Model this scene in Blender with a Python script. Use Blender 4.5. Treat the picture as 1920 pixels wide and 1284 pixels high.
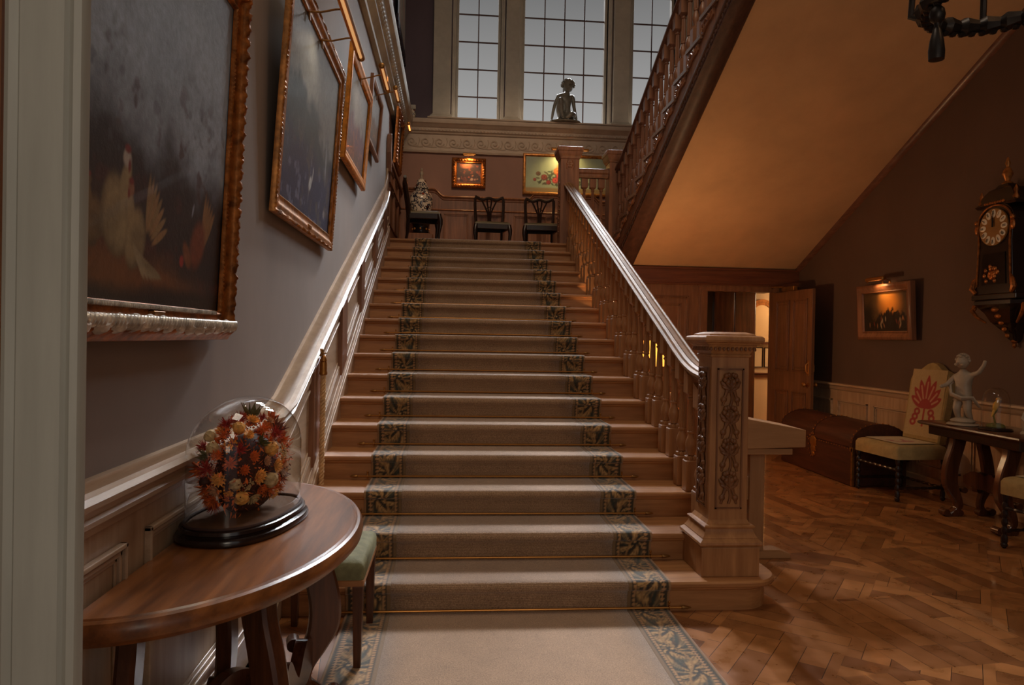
import bpy, bmesh, math, random
import numpy as np
from mathutils import Vector, Matrix, noise
R = math.radians
PI = math.pi
for o in list(bpy.data.objects): bpy.data.objects.remove(o)
SC = bpy.context.scene
COL = SC.collection

# ------------------------------------------------------------------ camera
cam = bpy.data.cameras.new('camera'); camo = bpy.data.objects.new('camera', cam); COL.objects.link(camo)
cam.sensor_width = 36.0; cam.sensor_fit = 'HORIZONTAL'; cam.lens = 36.0*1323.36/1920
cam.clip_start = 0.05; cam.clip_end = 200
def cam_matrix(yaw, pitch, roll, loc):
    f = Vector((math.sin(yaw)*math.cos(pitch), math.cos(yaw)*math.cos(pitch), math.sin(pitch)))
    r = Vector((math.cos(yaw), -math.sin(yaw), 0)); u = r.cross(f)
    r2 = r*math.cos(roll)+u*math.sin(roll); u2 = u*math.cos(roll)-r*math.sin(roll)
    m = Matrix((r2, u2, -f)).transposed().to_4x4(); m.translation = loc
    return m
camo.matrix_world = cam_matrix(0.0851, -0.00834, 0.01834, Vector((-0.15115, 0, 1.49294)))
SC.camera = camo

# ------------------------------------------------------------------ view, sky, daylight
SC.view_settings.view_transform = 'Standard'; SC.view_settings.look = 'None'
SC.view_settings.exposure = 0.12; SC.view_settings.gamma = 1.0
SC.view_settings.use_curve_mapping = False
W = bpy.data.worlds.new('overcast_sky'); SC.world = W; W.use_nodes = True
wn = W.node_tree.nodes; wl = W.node_tree.links
bg = wn['Background']
tc = wn.new('ShaderNodeTexCoord'); sx = wn.new('ShaderNodeSeparateXYZ'); rp = wn.new('ShaderNodeValToRGB')
wl.new(tc.outputs['Generated'], sx.inputs[0]); wl.new(sx.outputs['Z'], rp.inputs[0])
rp.color_ramp.elements[0].position = 0.0; rp.color_ramp.elements[0].color = (0.20, 0.19, 0.18, 1)
rp.color_ramp.elements[1].position = 1.0; rp.color_ramp.elements[1].color = (0.30, 0.31, 0.33, 1)
for p, c in ((0.27, (0.37, 0.366, 0.36)), (0.45, (0.15, 0.15, 0.15)), (0.6, (0.12, 0.12, 0.125))):
    e = rp.color_ramp.elements.new(p); e.color = c+(1,)
wl.new(rp.outputs[0], bg.inputs[0]); bg.inputs[1].default_value = 1.0
def sun(name, d, power, angle, col):
    l = bpy.data.lights.new(name, 'SUN'); l.energy = power; l.angle = R(angle); l.color = col
    o = bpy.data.objects.new(name, l); COL.objects.link(o); o.location = (0, 20, 15)
    o.rotation_euler = Vector(d).to_track_quat('-Z', 'Y').to_euler(); return o
sun('window_daylight_a', (0.10, -1, -0.74), 3.6, 9, (0.96, 0.97, 1.0))
sun('window_daylight_b', (-0.15, -1, -0.70), 4.0, 9, (0.96, 0.97, 1.0))
sun('window_daylight_d', (-0.45, -1, -0.72), 3.6, 14, (0.88, 0.94, 1.0))
sun('window_daylight_c', (0.0, -1, -1.15), 3.2, 30, (0.9, 0.95, 1.0))
def arealight(name, loc, d, sx_, sy_, power, col):
    l = bpy.data.lights.new(name, 'AREA'); l.energy = power; l.color = col; l.shape = 'RECTANGLE'; l.size = sx_; l.size_y = sy_
    o = bpy.data.objects.new(name, l); COL.objects.link(o); o.location = loc
    o.rotation_euler = Vector(d).to_track_quat('-Z', 'Y').to_euler(); return o
def pointlight(name, loc, power, col, rad=0.05):
    l = bpy.data.lights.new(name, 'POINT'); l.energy = power; l.color = col; l.shadow_soft_size = rad
    o = bpy.data.objects.new(name, l); COL.objects.link(o); o.location = loc; return o
def spotlight(name, loc, d, power, col, size, rad=0.03, blend=0.8):
    l = bpy.data.lights.new(name, 'SPOT'); l.energy = power; l.color = col; l.spot_size = R(size); l.spot_blend = blend; l.shadow_soft_size = rad
    o = bpy.data.objects.new(name, l); COL.objects.link(o); o.location = loc
    o.rotation_euler = Vector(d).to_track_quat('-Z', 'Y').to_euler(); return o
WARM = (1.0, 0.55, 0.22); WARM2 = (1.0, 0.62, 0.30)
arealight('overhead_fill_light', (0.3, 3.8, 7.9), (0, 0.15, -1), 2.0, 2.0, 92, (1.0, 0.86, 0.68))  # added soft fill above the stairs, not an actual fixture
arealight('rear_fill_light', (-0.2, -2.6, 2.6), (0, 1, -0.12), 3.0, 1.6, 42, (1.0, 0.82, 0.62))  # added fill from behind the camera, stands for no known window
arealight('hall_fill_light', (3.1, 2.0, 4.6), (0.0, 0.4, -1), 0.8, 0.8, 7, (1.0, 0.60, 0.32))  # added weak warm fill for the right hall, no fixture there
spotlight('landing_fill_spot', (0.4, 4.6, 7.8), (.1, 7.4, -4.3), 330, (1.0, .66, .40), 32, .25, .7)  # added unseen spot that brightens the back wall and landing
pointlight('corridor_lamp', (6.3, 10.6, 2.2), 34, (1.0, 0.72, 0.45), 0.12)

# ------------------------------------------------------------------ object helpers
def nv(v): return Vector(v)
class MB:
    """collects shapes into one mesh object"""
    def __init__(s): s.bm = bmesh.new(); s.M = Matrix.Identity(4)
    def v(s, p): return s.bm.verts.new(s.M @ Vector(p))
    def box(s, a, b, bev=0.0):
        x0, y0, z0 = [min(a[i], b[i]) for i in range(3)]; x1, y1, z1 = [max(a[i], b[i]) for i in range(3)]
        if bev > 0:
            b_ = min(bev, (x1-x0)*.45, (y1-y0)*.45, (z1-z0)*.45)
            rings = []
            for z, i in ((z0, b_), (z0+b_, 0), (z1-b_, 0), (z1, b_)):
                rings.append(s._rr(x0+i, x1-i, y0+i, y1-i, z, b_ if i == 0 else b_*.5))
            s.loft(rings, True, True); return s
        vs = [s.v(p) for p in ((x0,y0,z0),(x1,y0,z0),(x1,y1,z0),(x0,y1,z0),(x0,y0,z1),(x1,y0,z1),(x1,y1,z1),(x0,y1,z1))]
        for f in ((0,3,2,1),(4,5,6,7),(0,1,5,4),(1,2,6,5),(2,3,7,6),(3,0,4,7)): s.bm.faces.new([vs[i] for i in f])
        return s
    def _rr(s, x0, x1, y0, y1, z, c):
        return [(x0+c,y0,z),(x1-c,y0,z),(x1,y0+c,z),(x1,y1-c,z),(x1-c,y1,z),(x0+c,y1,z),(x0,y1-c,z),(x0,y0+c,z)]
    def loft(s, rings, closed=True, caps=True, loop=False):
        vr = [[s.v(p) for p in r] for r in rings]; n = len(vr[0])
        m = len(vr)
        for i in range(m if loop else m-1):
            a, b = vr[i], vr[(i+1) % m]
            for j in range(n if closed else n-1):
                k = (j+1) % n
                try: s.bm.faces.new((a[j], a[k], b[k], b[j]))
                except ValueError: pass
        if caps and closed and not loop:
            for r, rev in ((vr[0], True), (vr[-1], False)):
                try: s.bm.faces.new(list(reversed(r)) if rev else r)
                except ValueError: pass
        return s
    def lathe(s, prof, c=(0,0,0), n=16, sx=1.0, sy=1.0, caps=True):
        rings = [[(c[0]+r*sx*math.cos(2*PI*k/n), c[1]+r*sy*math.sin(2*PI*k/n), c[2]+z) for k in range(n)] for r, z in prof]
        return s.loft(rings, True, caps)
    def tube(s, pts, r, n=8, caps=True, closed=False, flat=1.0):
        pts = [Vector(p) for p in pts]; m = len(pts); rings = []
        up = Vector((0, 0, 1)); prev = None
        for i, p in enumerate(pts):
            if closed: t = pts[(i+1) % m]-pts[i-1]
            else: t = pts[min(i+1, m-1)]-pts[max(i-1, 0)]
            if t.length < 1e-9: t = Vector((0, 0, 1))
            t.normalize()
            if prev is None:
                a = up if abs(t.dot(up)) < .9 else Vector((1, 0, 0))
                nx = t.cross(a).normalized()
            else:
                nx = prev-t*prev.dot(t)
                nx = nx.normalized() if nx.length > 1e-6 else t.cross(up).normalized()
            prev = nx; ny = t.cross(nx)
            rr = r[i] if isinstance(r, (list, tuple)) else r
            rings.append([p+nx*rr*math.cos(2*PI*k/n)+ny*rr*flat*math.sin(2*PI*k/n) for k in range(n)])
        return s.loft(rings, True, caps, loop=closed)
    def cyl(s, a, b, r, n=12): return s.tube([a, b], r, n)
    def ell(s, c, r, n=10, m=7, M=None):
        rings = []
        for i in range(m+1):
            th = PI*i/m; th = min(max(th, .02), PI-.02)
            ring = []
            for k in range(n):
                v = Vector((r[0]*math.sin(th)*math.cos(2*PI*k/n), r[1]*math.sin(th)*math.sin(2*PI*k/n), -r[2]*math.cos(th)))
                if M: v = M @ v
                ring.append(v+Vector(c))
            rings.append(ring)
        return s.loft(rings, True, True)
    def prism(s, pts, axis, a, b):
        """closed 2-D outline extruded along axis from a to b"""
        def mk(p, t):
            return {'x': (t, p[0], p[1]), 'y': (p[0], t, p[1]), 'z': (p[0], p[1], t)}[axis]
        s.loft([[mk(p, a) for p in pts], [mk(p, b) for p in pts]], True, True); return s
    def sweep_x(s, prof, path, caps=True):
        """profile (x, dz) carried along a (y, z) path"""
        s.loft([[(px, y, z+dz) for px, dz in prof] for y, z in path], True, caps); return s
    def sweep_y(s, prof, path, caps=True):
        """profile (y, dz) carried along an (x, z) path"""
        s.loft([[(x, py, z+dz) for py, dz in prof] for x, z in path], True, caps); return s
    def grid(s, P):
        vr = [[s.v(p) for p in r] for r in P]
        for i in range(len(vr)-1):
            for j in range(len(vr[0])-1): s.bm.faces.new((vr[i][j], vr[i][j+1], vr[i+1][j+1], vr[i+1][j]))
        return s
    def build(s, name, mat, parent=None, smooth=None, solid=0, subsurf=0, bev=0):
        bmesh.ops.recalc_face_normals(s.bm, faces=s.bm.faces)
        me = bpy.data.meshes.new(name); s.bm.to_mesh(me); s.bm.free()
        me.materials.append(mat)
        o = bpy.data.objects.new(name, me); COL.objects.link(o)
        if smooth is not None and smooth is not False:
            ang = 40 if smooth is True else smooth
            me.polygons.foreach_set('use_smooth', [True]*len(me.polygons))
            try: me.set_sharp_from_angle(angle=R(ang))
            except Exception: pass
        if solid: m = o.modifiers.new('thick', 'SOLIDIFY'); m.thickness = solid; m.offset = 0
        if bev: m = o.modifiers.new('bevel', 'BEVEL'); m.width = bev; m.segments = 2; m.limit_method = 'ANGLE'; m.angle_limit = R(35)
        if subsurf: m = o.modifiers.new('sub', 'SUBSURF'); m.levels = subsurf; m.render_levels = subsurf
        if parent: o.parent = parent
        return o
def tag(o, label=None, cat=None, group=None, kind=None):
    if label: o['label'] = label
    if cat: o['category'] = cat
    if group: o['group'] = group
    if kind: o['kind'] = kind
    return o
def thing(name, loc, label, cat, group=None, rz=0, kind=None):
    o = bpy.data.objects.new(name, None); o.empty_display_size = .1; COL.objects.link(o)
    o.location = loc; o.rotation_euler = (0, 0, rz)
    return tag(o, label, cat, group, kind)
def struct(o, label=None): o['kind'] = 'structure'; return tag(o, label)
def copy_tree(o, parent=None):
    c = o.copy(); COL.objects.link(c); c.parent = parent
    for ch in list(o.children): copy_tree(ch, c)
    return c
def dup(o, loc, rz=None, label=None, group=None, scale=None):
    c = copy_tree(o); c.location = loc
    if rz is not None: c.rotation_euler = (0, 0, rz)
    if scale: c.scale = (scale,)*3
    return tag(c, label, None, group)

# ------------------------------------------------------------------ materials
def newmat(name):
    m = bpy.data.materials.new(name); m.use_nodes = True
    nt = m.node_tree; return m, nt, nt.nodes, nt.links, nt.nodes['Principled BSDF']
def rgb(r, g, b):
    f = lambda c: ((c/255)/12.92 if c/255 <= .04045 else ((c/255+.055)/1.055)**2.4)
    return (f(r), f(g), f(b), 1)
def coords(N, L, scale=(1,1,1), rot=(0,0,0), kind='Object'):
    t = N.new('ShaderNodeTexCoord'); mp = N.new('ShaderNodeMapping')
    mp.inputs['Scale'].default_value = scale; mp.inputs['Rotation'].default_value = rot
    L.new(t.outputs[kind], mp.inputs['Vector']); return mp.outputs[0]
def ramp(N, L, fac, stops):
    r = N.new('ShaderNodeValToRGB'); el = r.color_ramp.elements
    el[0].position = stops[0][0]; el[0].color = stops[0][1]; el[1].position = stops[-1][0]; el[1].color = stops[-1][1]
    for p, c in stops[1:-1]: e = el.new(p); e.color = c
    L.new(fac, r.inputs[0]); return r.outputs[0]
def bump(N, L, B, h, strength=.2, dist=.01):
    b = N.new('ShaderNodeBump'); b.inputs['Strength'].default_value = strength; b.inputs['Distance'].default_value = dist
    L.new(h, b.inputs['Height']); L.new(b.outputs[0], B.inputs['Normal'])
def noise_t(N, L, vec, scale, detail=4, rough=.55):
    n = N.new('ShaderNodeTexNoise'); n.inputs['Scale'].default_value = scale; n.inputs['Detail'].default_value = detail
    n.inputs['Roughness'].default_value = rough; L.new(vec, n.inputs['Vector']); return n.outputs[0]
def wood(name, a, b, axis='z', rough=.42, scale=1.0, coat=.15, bumpy=.12):
    m, nt, N, L, B = newmat(name)
    st = {'x': (1.2, 14, 14), 'y': (14, 1.2, 14), 'z': (14, 14, 1.2)}[axis]
    v = coords(N, L, tuple(q*scale for q in st)); f = noise_t(N, L, v, 1.6, 7, .62)
    c = ramp(N, L, f, [(.25, b), (.5, tuple((a[i]+b[i])/2 for i in range(4))), (.72, a)])
    v2 = coords(N, L, (.7, .7, .7)); f2 = noise_t(N, L, v2, 2.0, 2)
    mx = N.new('ShaderNodeMixRGB'); mx.blend_type = 'MULTIPLY'; mx.inputs[0].default_value = .45
    c2 = ramp(N, L, f2, [(.3, (.62, .60, .58, 1)), (.7, (1.1, 1.1, 1.1, 1))]); L.new(c, mx.inputs[1]); L.new(c2, mx.inputs[2])
    L.new(mx.outputs[0], B.inputs['Base Color']); B.inputs['Roughness'].default_value = rough
    B.inputs['Coat Weight'].default_value = coat*.6; B.inputs['Coat Roughness'].default_value = .25; B.inputs['Specular IOR Level'].default_value = .34
    bump(N, L, B, f, bumpy, .004); return m
def plain(name, c, rough=.6, metal=0, var=.15, nscale=6, bumpy=.1, spec=.5, bs=40):
    m, nt, N, L, B = newmat(name); v = coords(N, L)
    f = noise_t(N, L, v, nscale, 4)
    d = tuple(x*(1-var*1.6) for x in c[:3])+(1,); e = tuple(x*(1+var) for x in c[:3])+(1,)
    L.new(ramp(N, L, f, [(.3, d), (.7, e)]), B.inputs['Base Color'])
    B.inputs['Roughness'].default_value = rough; B.inputs['Metallic'].default_value = metal
    B.inputs['Specular IOR Level'].default_value = spec
    if bumpy: bump(N, L, B, noise_t(N, L, v, bs, 3), bumpy, .003)
    return m
def emis(name, c, s):
    m, nt, N, L, B = newmat(name); B.inputs['Base Color'].default_value = c
    B.inputs['Emission Color'].default_value = c; B.inputs['Emission Strength'].default_value = s; return m
def glass(name, tint=(1,1,1,1), facing=.25, rough=.02, mn=.05):
    m, nt, N, L, B = newmat(name)
    N.remove(B); out = N['Material Output']
    t = N.new('ShaderNodeBsdfTransparent'); t.inputs[0].default_value = tint
    g = N.new('ShaderNodeBsdfGlossy'); g.inputs['Roughness'].default_value = rough
    fr = N.new('ShaderNodeLayerWeight'); pw = N.new('ShaderNodeMath'); pw.operation = 'POWER'; pw.inputs[1].default_value = 4.0
    L.new(fr.outputs['Facing'], pw.inputs[0])
    mx = N.new('ShaderNodeMixShader'); mt = N.new('ShaderNodeMath'); mt.operation = 'MULTIPLY_ADD'; mt.inputs[1].default_value = facing*3; mt.inputs[2].default_value = mn
    mt.use_clamp = True
    L.new(pw.outputs[0], mt.inputs[0]); L.new(mt.outputs[0], mx.inputs[0]); L.new(t.outputs[0], mx.inputs[1]); L.new(g.outputs[0], mx.inputs[2])
    L.new(mx.outputs[0], out.inputs[0]); return m
def attrmat(name, rough=.5, bumpy=.25, bs=60, sheen=0, coat=0):
    m, nt, N, L, B = newmat(name)
    a = N.new('ShaderNodeAttribute'); a.attribute_name = 'paint'
    L.new(a.outputs['Color'], B.inputs['Base Color']); B.inputs['Roughness'].default_value = rough
    B.inputs['Sheen Weight'].default_value = sheen; B.inputs['Coat Weight'].default_value = coat
    v = coords(N, L); bump(N, L, B, noise_t(N, L, v, bs, 5, .7), bumpy, .004); return m
def paint(o, cols):
    me = o.data; at = me.color_attributes.new('paint', 'FLOAT_COLOR', 'POINT')
    c = np.ones((len(me.vertices), 4), np.float32); c[:, :3] = cols; at.data.foreach_set('color', c.ravel())
M = {}
M['oak'] = wood('oak_golden', rgb(184,130,82), rgb(138,90,52), 'z', .42)
M['oak_x'] = wood('oak_golden_across', rgb(190,134,84), rgb(142,92,54), 'x', .40)
M['oak_carve'] = wood('oak_carved_darkened', rgb(138,90,54), rgb(92,56,32), 'z', .45)
M['rail'] = wood('handrail_polished_oak', rgb(168,124,86), rgb(120,84,54), 'y', .55, coat=0, bumpy=.2)
M['rail'].node_tree.nodes['Principled BSDF'].inputs['Specular IOR Level'].default_value = .28
M['oak_red'] = wood('oak_reddish', rgb(154,104,74), rgb(104,67,47), 'z', .42)
M['oak_red_y'] = wood('oak_reddish_along', rgb(132,88,68), rgb(86,54,42), 'y', .35, coat=.3)
M['oak_dado'] = wood('dado_limed_oak', rgb(205,176,146), rgb(170,138,108), 'y', .38, coat=.25)
M['oak_dadoz'] = wood('dado_limed_oak_upright', rgb(200,168,136), rgb(164,130,98), 'z', .4, coat=.2)
M['panel'] = wood('panelling_brown_oak', rgb(140,94,62), rgb(96,60,38), 'z', .4, coat=.2)
M['panel_x'] = wood('panelling_brown_oak_across', rgb(120,68,40), rgb(80,42,25), 'x', .4)
M['mahog'] = wood('mahogany_dark', rgb(104,60,36), rgb(50,26,15), 'z', .25, coat=.5)
M['mahog_y'] = wood('walnut_tabletop', rgb(162,100,52), rgb(70,38,20), 'y', .30, coat=.5, scale=.8, bumpy=.3)
M['darkw'] = wood('dark_walnut', rgb(52,34,26), rgb(26,17,13), 'z', .3, coat=.4)
M['pale'] = wood('plain_pale_oak', rgb(186,138,92), rgb(158,112,72), 'x', .5, coat=0)
M['palez'] = wood('plain_pale_oak_upright', rgb(180,132,88), rgb(150,106,68), 'z', .5, coat=0)
M['leather'] = wood('chest_red_leather', rgb(88,48,30), rgb(52,28,18), 'y', .5, coat=.1)
M['oak_beam'] = wood('oak_beam_dark', rgb(98,66,52), rgb(64,42,35), 'y', .5, coat=0)
def wallpaint(name, c, rough=.75):
    m, nt, N, L, B = newmat(name); v = coords(N, L, (1, 1, .6))
    f = noise_t(N, L, v, 1.6, 6, .6)
    L.new(ramp(N, L, f, [(.3, tuple(x*.88 for x in c[:3])+(1,)), (.7, tuple(x*1.10 for x in c[:3])+(1,))]), B.inputs['Base Color'])
    B.inputs['Roughness'].default_value = rough
    bump(N, L, B, noise_t(N, L, coords(N, L, (1, 1, 1)), 90, 3), .08, .002); return m
M['wall'] = wallpaint('wall_mauve_brown_paint', rgb(138,120,108))
M['wall_up'] = wallpaint('wall_upper_plum_paint', rgb(104,88,96))
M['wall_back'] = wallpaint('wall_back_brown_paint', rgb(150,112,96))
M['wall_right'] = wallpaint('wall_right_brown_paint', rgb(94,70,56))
M['cream'] = wallpaint('cream_plaster', rgb(224,198,160))
M['soffit'] = wallpaint('soffit_tan_plaster', rgb(208,164,118))
M['stone'] = plain('painted_stone', rgb(196,188,172), .6, var=.08)
M['stone_w'] = plain('painted_frieze', rgb(186,166,146), .6, var=.08)
M['jamb'] = wood('jamb_grey_green_paint', rgb(172,172,164), rgb(152,152,144), 'z', .5, coat=.1, bumpy=.05)
M['gilt'] = plain('gilded_wood', rgb(178,116,56), .42, .55, .35, 22, .5)
M['gilt_b'] = plain('bright_gilding', rgb(226,142,50), .4, .5, .25, 22, .4)
M['gilt_o'] = plain('old_gilding', rgb(164,98,42), .42, .6, .4, 26, .6)
M['silver'] = plain('silvered_gesso', rgb(200,190,176), .34, .5, .35, 24, .5)
M['brass'] = plain('brass', rgb(176,118,56), .34, .75, .1, 12, 0)
M['brass_d'] = plain('aged_brass', rgb(150,104,50), .38, .7, .3, 20, .2)
M['iron'] = plain('dark_iron', rgb(52,46,42), .4, .7, .2, 12, .2)
M['black'] = plain('black_lacquer', rgb(20,17,16), .16, 0, .1, 10, .0, .7)
M['ebony'] = plain('ebonised_wood', rgb(36,24,20), .2, 0, .2, 10, .05, .7)
M['glass'] = glass('dome_glass', (.97, .97, .95, 1), .32)
M['pane'] = glass('window_glass', (.97, .97, .97, 1), .0, mn=.0)
M['green'] = plain('green_velvet', rgb(120,116,84), .8, 0, .2, 20, .4, .2, 200)
M['cloth'] = plain('beige_damask', rgb(196,168,122), .8, 0, .12, 20, .4, .2, 150)
M['bronze'] = plain('bronze_statue', rgb(128,122,110), .42, .1, .2, 14, .1)
M['marble'] = plain('white_biscuit', rgb(166,148,126), .5, 0, .1, 12, .05)
M['gold_rope'] = plain('rope_gold_thread', rgb(220,176,124), .7, 0, .15, 30, .3)
M['lead'] = plain('window_bars_bronze', rgb(92,66,58), .5, .3, .1, 8, 0)
# ================================================================== ROOM
H = .165; G = .3734; Y0 = 3.784; NS = 17
XL, XR = -1.015, 1.394
def zn(y): return H+(y-(Y0-.03))*H/G            # nosing line, lower flight
def zu(y): return 3.63+(8.21-y)*H/G             # nosing line, upper flight
LZ = H*NS; LY = Y0+G*(NS-1)-.03; YB = 12.0; XW = 4.7; XWL = -1.07
# floor ----------------------------------------------------------
def parquet():
    m, nt, N, L, B = newmat('parquet_floor')
    v0 = coords(N, L, (1, 1, 1), (0, 0, R(38)))
    def planks(rot, off):
        mp = N.new('ShaderNodeMapping'); mp.inputs['Rotation'].default_value = (0, 0, rot); mp.inputs['Location'].default_value = off
        L.new(v0, mp.inputs[0])
        b = N.new('ShaderNodeTexBrick'); b.inputs['Scale'].default_value = 1; b.inputs['Brick Width'].default_value = .60
        b.inputs['Row Height'].default_value = .12; b.inputs['Mortar Size'].default_value = .0016; b.offset = .5
        b.inputs['Color1'].default_value = rgb(176,116,66); b.inputs['Color2'].default_value = rgb(116,70,38); b.inputs['Mortar'].default_value = rgb(46,26,15)
        b.inputs['Bias'].default_value = -.1
        L.new(mp.outputs[0], b.inputs['Vector']); return b
    a = planks(0, (0, 0, 0)); c = planks(R(90), (.1, .05, 0)); d = planks(R(45), (.0, .2, 0))
    ch = N.new('ShaderNodeTexChecker'); ch.inputs['Scale'].default_value = 1/.60; L.new(v0, ch.inputs[0])
    mx = N.new('ShaderNodeMixRGB'); L.new(ch.outputs['Fac'], mx.inputs[0]); L.new(a.outputs[0], mx.inputs[1]); L.new(c.outputs[0], mx.inputs[2])
    v3 = N.new('ShaderNodeMapping'); v3.inputs['Location'].default_value = (.23, .23, 0); v3.inputs['Rotation'].default_value = (0, 0, R(45)); L.new(v0, v3.inputs[0])
    ch2 = N.new('ShaderNodeTexChecker'); ch2.inputs['Scale'].default_value = 1/.85; L.new(v3.outputs[0], ch2.inputs[0])
    mx2 = N.new('ShaderNodeMixRGB'); L.new(ch2.outputs['Fac'], mx2.inputs[0]); L.new(mx.outputs[0], mx2.inputs[1]); L.new(d.outputs[0], mx2.inputs[2])
    f = noise_t(N, L, coords(N, L, (3, 3, 3)), 3, 6)
    mm = N.new('ShaderNodeMixRGB'); mm.blend_type = 'MULTIPLY'; mm.inputs[0].default_value = .6
    L.new(mx2.outputs[0], mm.inputs[1]); L.new(ramp(N, L, f, [(.3, (.5,.48,.46,1)), (.7, (1.15,1.15,1.15,1))]), mm.inputs[2])
    L.new(mm.outputs[0], B.inputs['Base Color']); B.inputs['Roughness'].default_value = .3; B.inputs['Coat Weight'].default_value = .3
    L.new(ramp(N, L, f, [(.3, (.24,)*3+(1,)), (.7, (.42,)*3+(1,))]), B.inputs['Roughness'])
    bump(N, L, B, mx2.outputs[0], .25, .002); return m
M['parquet'] = parquet()
struct(MB().box((-1.3, -2.8, -.12), (7.2, 12.3, 0)).build('floor', M['parquet']))
# left wall --------------------------------------------------------
struct(MB().box((-1.3, -2.8, 0), (XWL, 9.9, 4.62)).build('wall_left', M['wall']))
struct(MB().box((-1.3, -2.8, 4.62), (XWL, 12.3, 8.6)).build('wall_left_upper', M['wall_up']))
struct(MB().box((-1.3, 9.9, 0), (XWL, 12.3, 4.62)).build('wall_left_landing', M['wall_back']))
# right wall
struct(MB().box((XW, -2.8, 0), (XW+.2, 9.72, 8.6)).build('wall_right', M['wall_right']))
# back wall up to the ledge, and the window wall above
struct(MB().box((-1.3, YB, 0), (XW+.2, YB+.3, 4.6)).build('wall_back', M['wall_back']))
WZ0, WZ1, YW = 5.13, 8.3, 12.12
wins = [(-.165, .60), (.97, 2.46), (2.885, 3.65)]
b = MB(); b.box((-1.3, YW, 4.6), (6, YW+.3, WZ0)); b.box((-1.3, YW, WZ1), (6, YW+.3, 8.7))
xs = [-1.3]+[q for w in wins for q in w]+[6]
for i in range(0, len(xs), 2): b.box((xs[i], YW, WZ0), (xs[i+1], YW+.3, WZ1))
struct(b.build('wall_back_window_side', M['wall_up']))
struct(MB().box((XW+.2, 9.72, 2.3), (XW+.4, 12.3, 8.6)).build('wall_landing_right', M['wall_right']))
# ceilings
struct(MB().box((-1.3, -2.8, 8.6), (6, 12.45, 8.75)).build('ceiling', M['cream']))
struct(MB().box((2.3, -2.8, 5.62), (XW, 3.45, 5.75)).build('ceiling_gallery_underside', M['soffit']))
# soffit of the upper flight
def zs(y): return 2.505+(9.6-y)*.472
b = MB(); b.loft([[(2.30, 9.72, zs(9.72)), (XW, 9.72, zs(9.72)), (XW, 9.72, zs(9.72)+.1), (2.30, 9.72, zs(9.72)+.1)],
                  [(2.30, 3.2, zs(3.2)), (XW, 3.2, zs(3.2)), (XW, 3.2, zs(3.2)+.1), (2.30, 3.2, zs(3.2)+.1)]])
struct(b.build('ceiling_sloping_soffit', M['soffit']), 'sloping tan plaster underside of the upper flight')
b = MB(); pr = [(XW-.05, -.002), (XW-.04, -.03), (XW-.012, -.06), (XW+.01, -.07), (XW+.01, .0)]
b.sweep_x(pr, [(9.58, zs(9.58)), (3.2, zs(3.2))]); struct(b.build('trim_1', M['oak_red_y'], smooth=30))
# windows ------------------------------------------------------------
for n, ((x0, x1), npx) in enumerate(zip(wins, (2, 4, 2))):
    fr = MB(); t = .045
    fr.box((x0, YW+.08, WZ0), (x0+t, YW+.2, WZ1)); fr.box((x1-t, YW+.08, WZ0), (x1, YW+.2, WZ1))
    fr.box((x0, YW+.08, WZ0), (x1, YW+.2, WZ0+.02)); fr.box((x0, YW+.08, WZ1-t), (x1, YW+.2, WZ1))
    fo = struct(fr.build('window_%d' % (n+1), M['stone'], bev=.006))
    br = MB(); w = (x1-x0-2*t)/npx
    for i in range(1, npx): br.box((x0+t+i*w-.009, YW+.125, WZ0), (x0+t+i*w+.009, YW+.155, WZ1))
    z = 5.62
    while z < WZ1-.1:
        br.box((x0+t, YW+.127, z-.009), (x1-t, YW+.153, z+.009))
        for i in range(1, npx): br.ell((x0+t+i*w, YW+.125, z), (.016, .01, .016), 8, 4)
        z += .472
    br.build('glazing_bars', M['lead'], fo)
    MB().box((x0+t, YW+.138, WZ0+.02), (x1-t, YW+.142, WZ1-t)).build('pane', M['pane'], fo)
    # moulded architrave on each side of the light
    for s, x in ((-1, x0), (1, x1)):
        a = MB()
        a.prism([(x, YW+.1), (x, YW-.01), (x+s*.03, YW-.02), (x+s*.035, YW-.05), (x+s*.06, YW-.05), (x+s*.06, YW+.1)], 'z', WZ0, WZ1)
        a.build('architrave', M['stone'], fo, smooth=25)
# pilasters
for i, (x0, x1) in enumerate(((-.545, -.245), (.68, .91), (2.545, 2.825), (3.73, 4.0))):
    p = thing('pilaster', ((x0+x1)/2, YW-.03, WZ0), '', 'pilaster'); w = (x1-x0)/2
    p['label'] = ['grey painted pilaster left of the narrow left window', 'grey painted pilaster between the left and the centre window', 'grey painted pilaster between the centre and the right window', 'grey pilaster right of the right-hand window behind the stair rail'][i]
    p['category'] = 'pilaster'; p['kind'] = 'structure'
    MB().box((-w, -.09, .08), (w, .06, 3.1)).build('shaft', M['stone'], p, bev=.01)
    bb = MB(); 
    for (e, z0, z1) in ((.055, -.01, .035), (.045, .035, .06), (.028, .06, .075), (.012, .075, .1)):
        bb.box((-w-e, -.09-e, z0), (w+e, .06, z1), .006)
    bb.build('pilaster_base', M['stone'], p, smooth=30)
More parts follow.
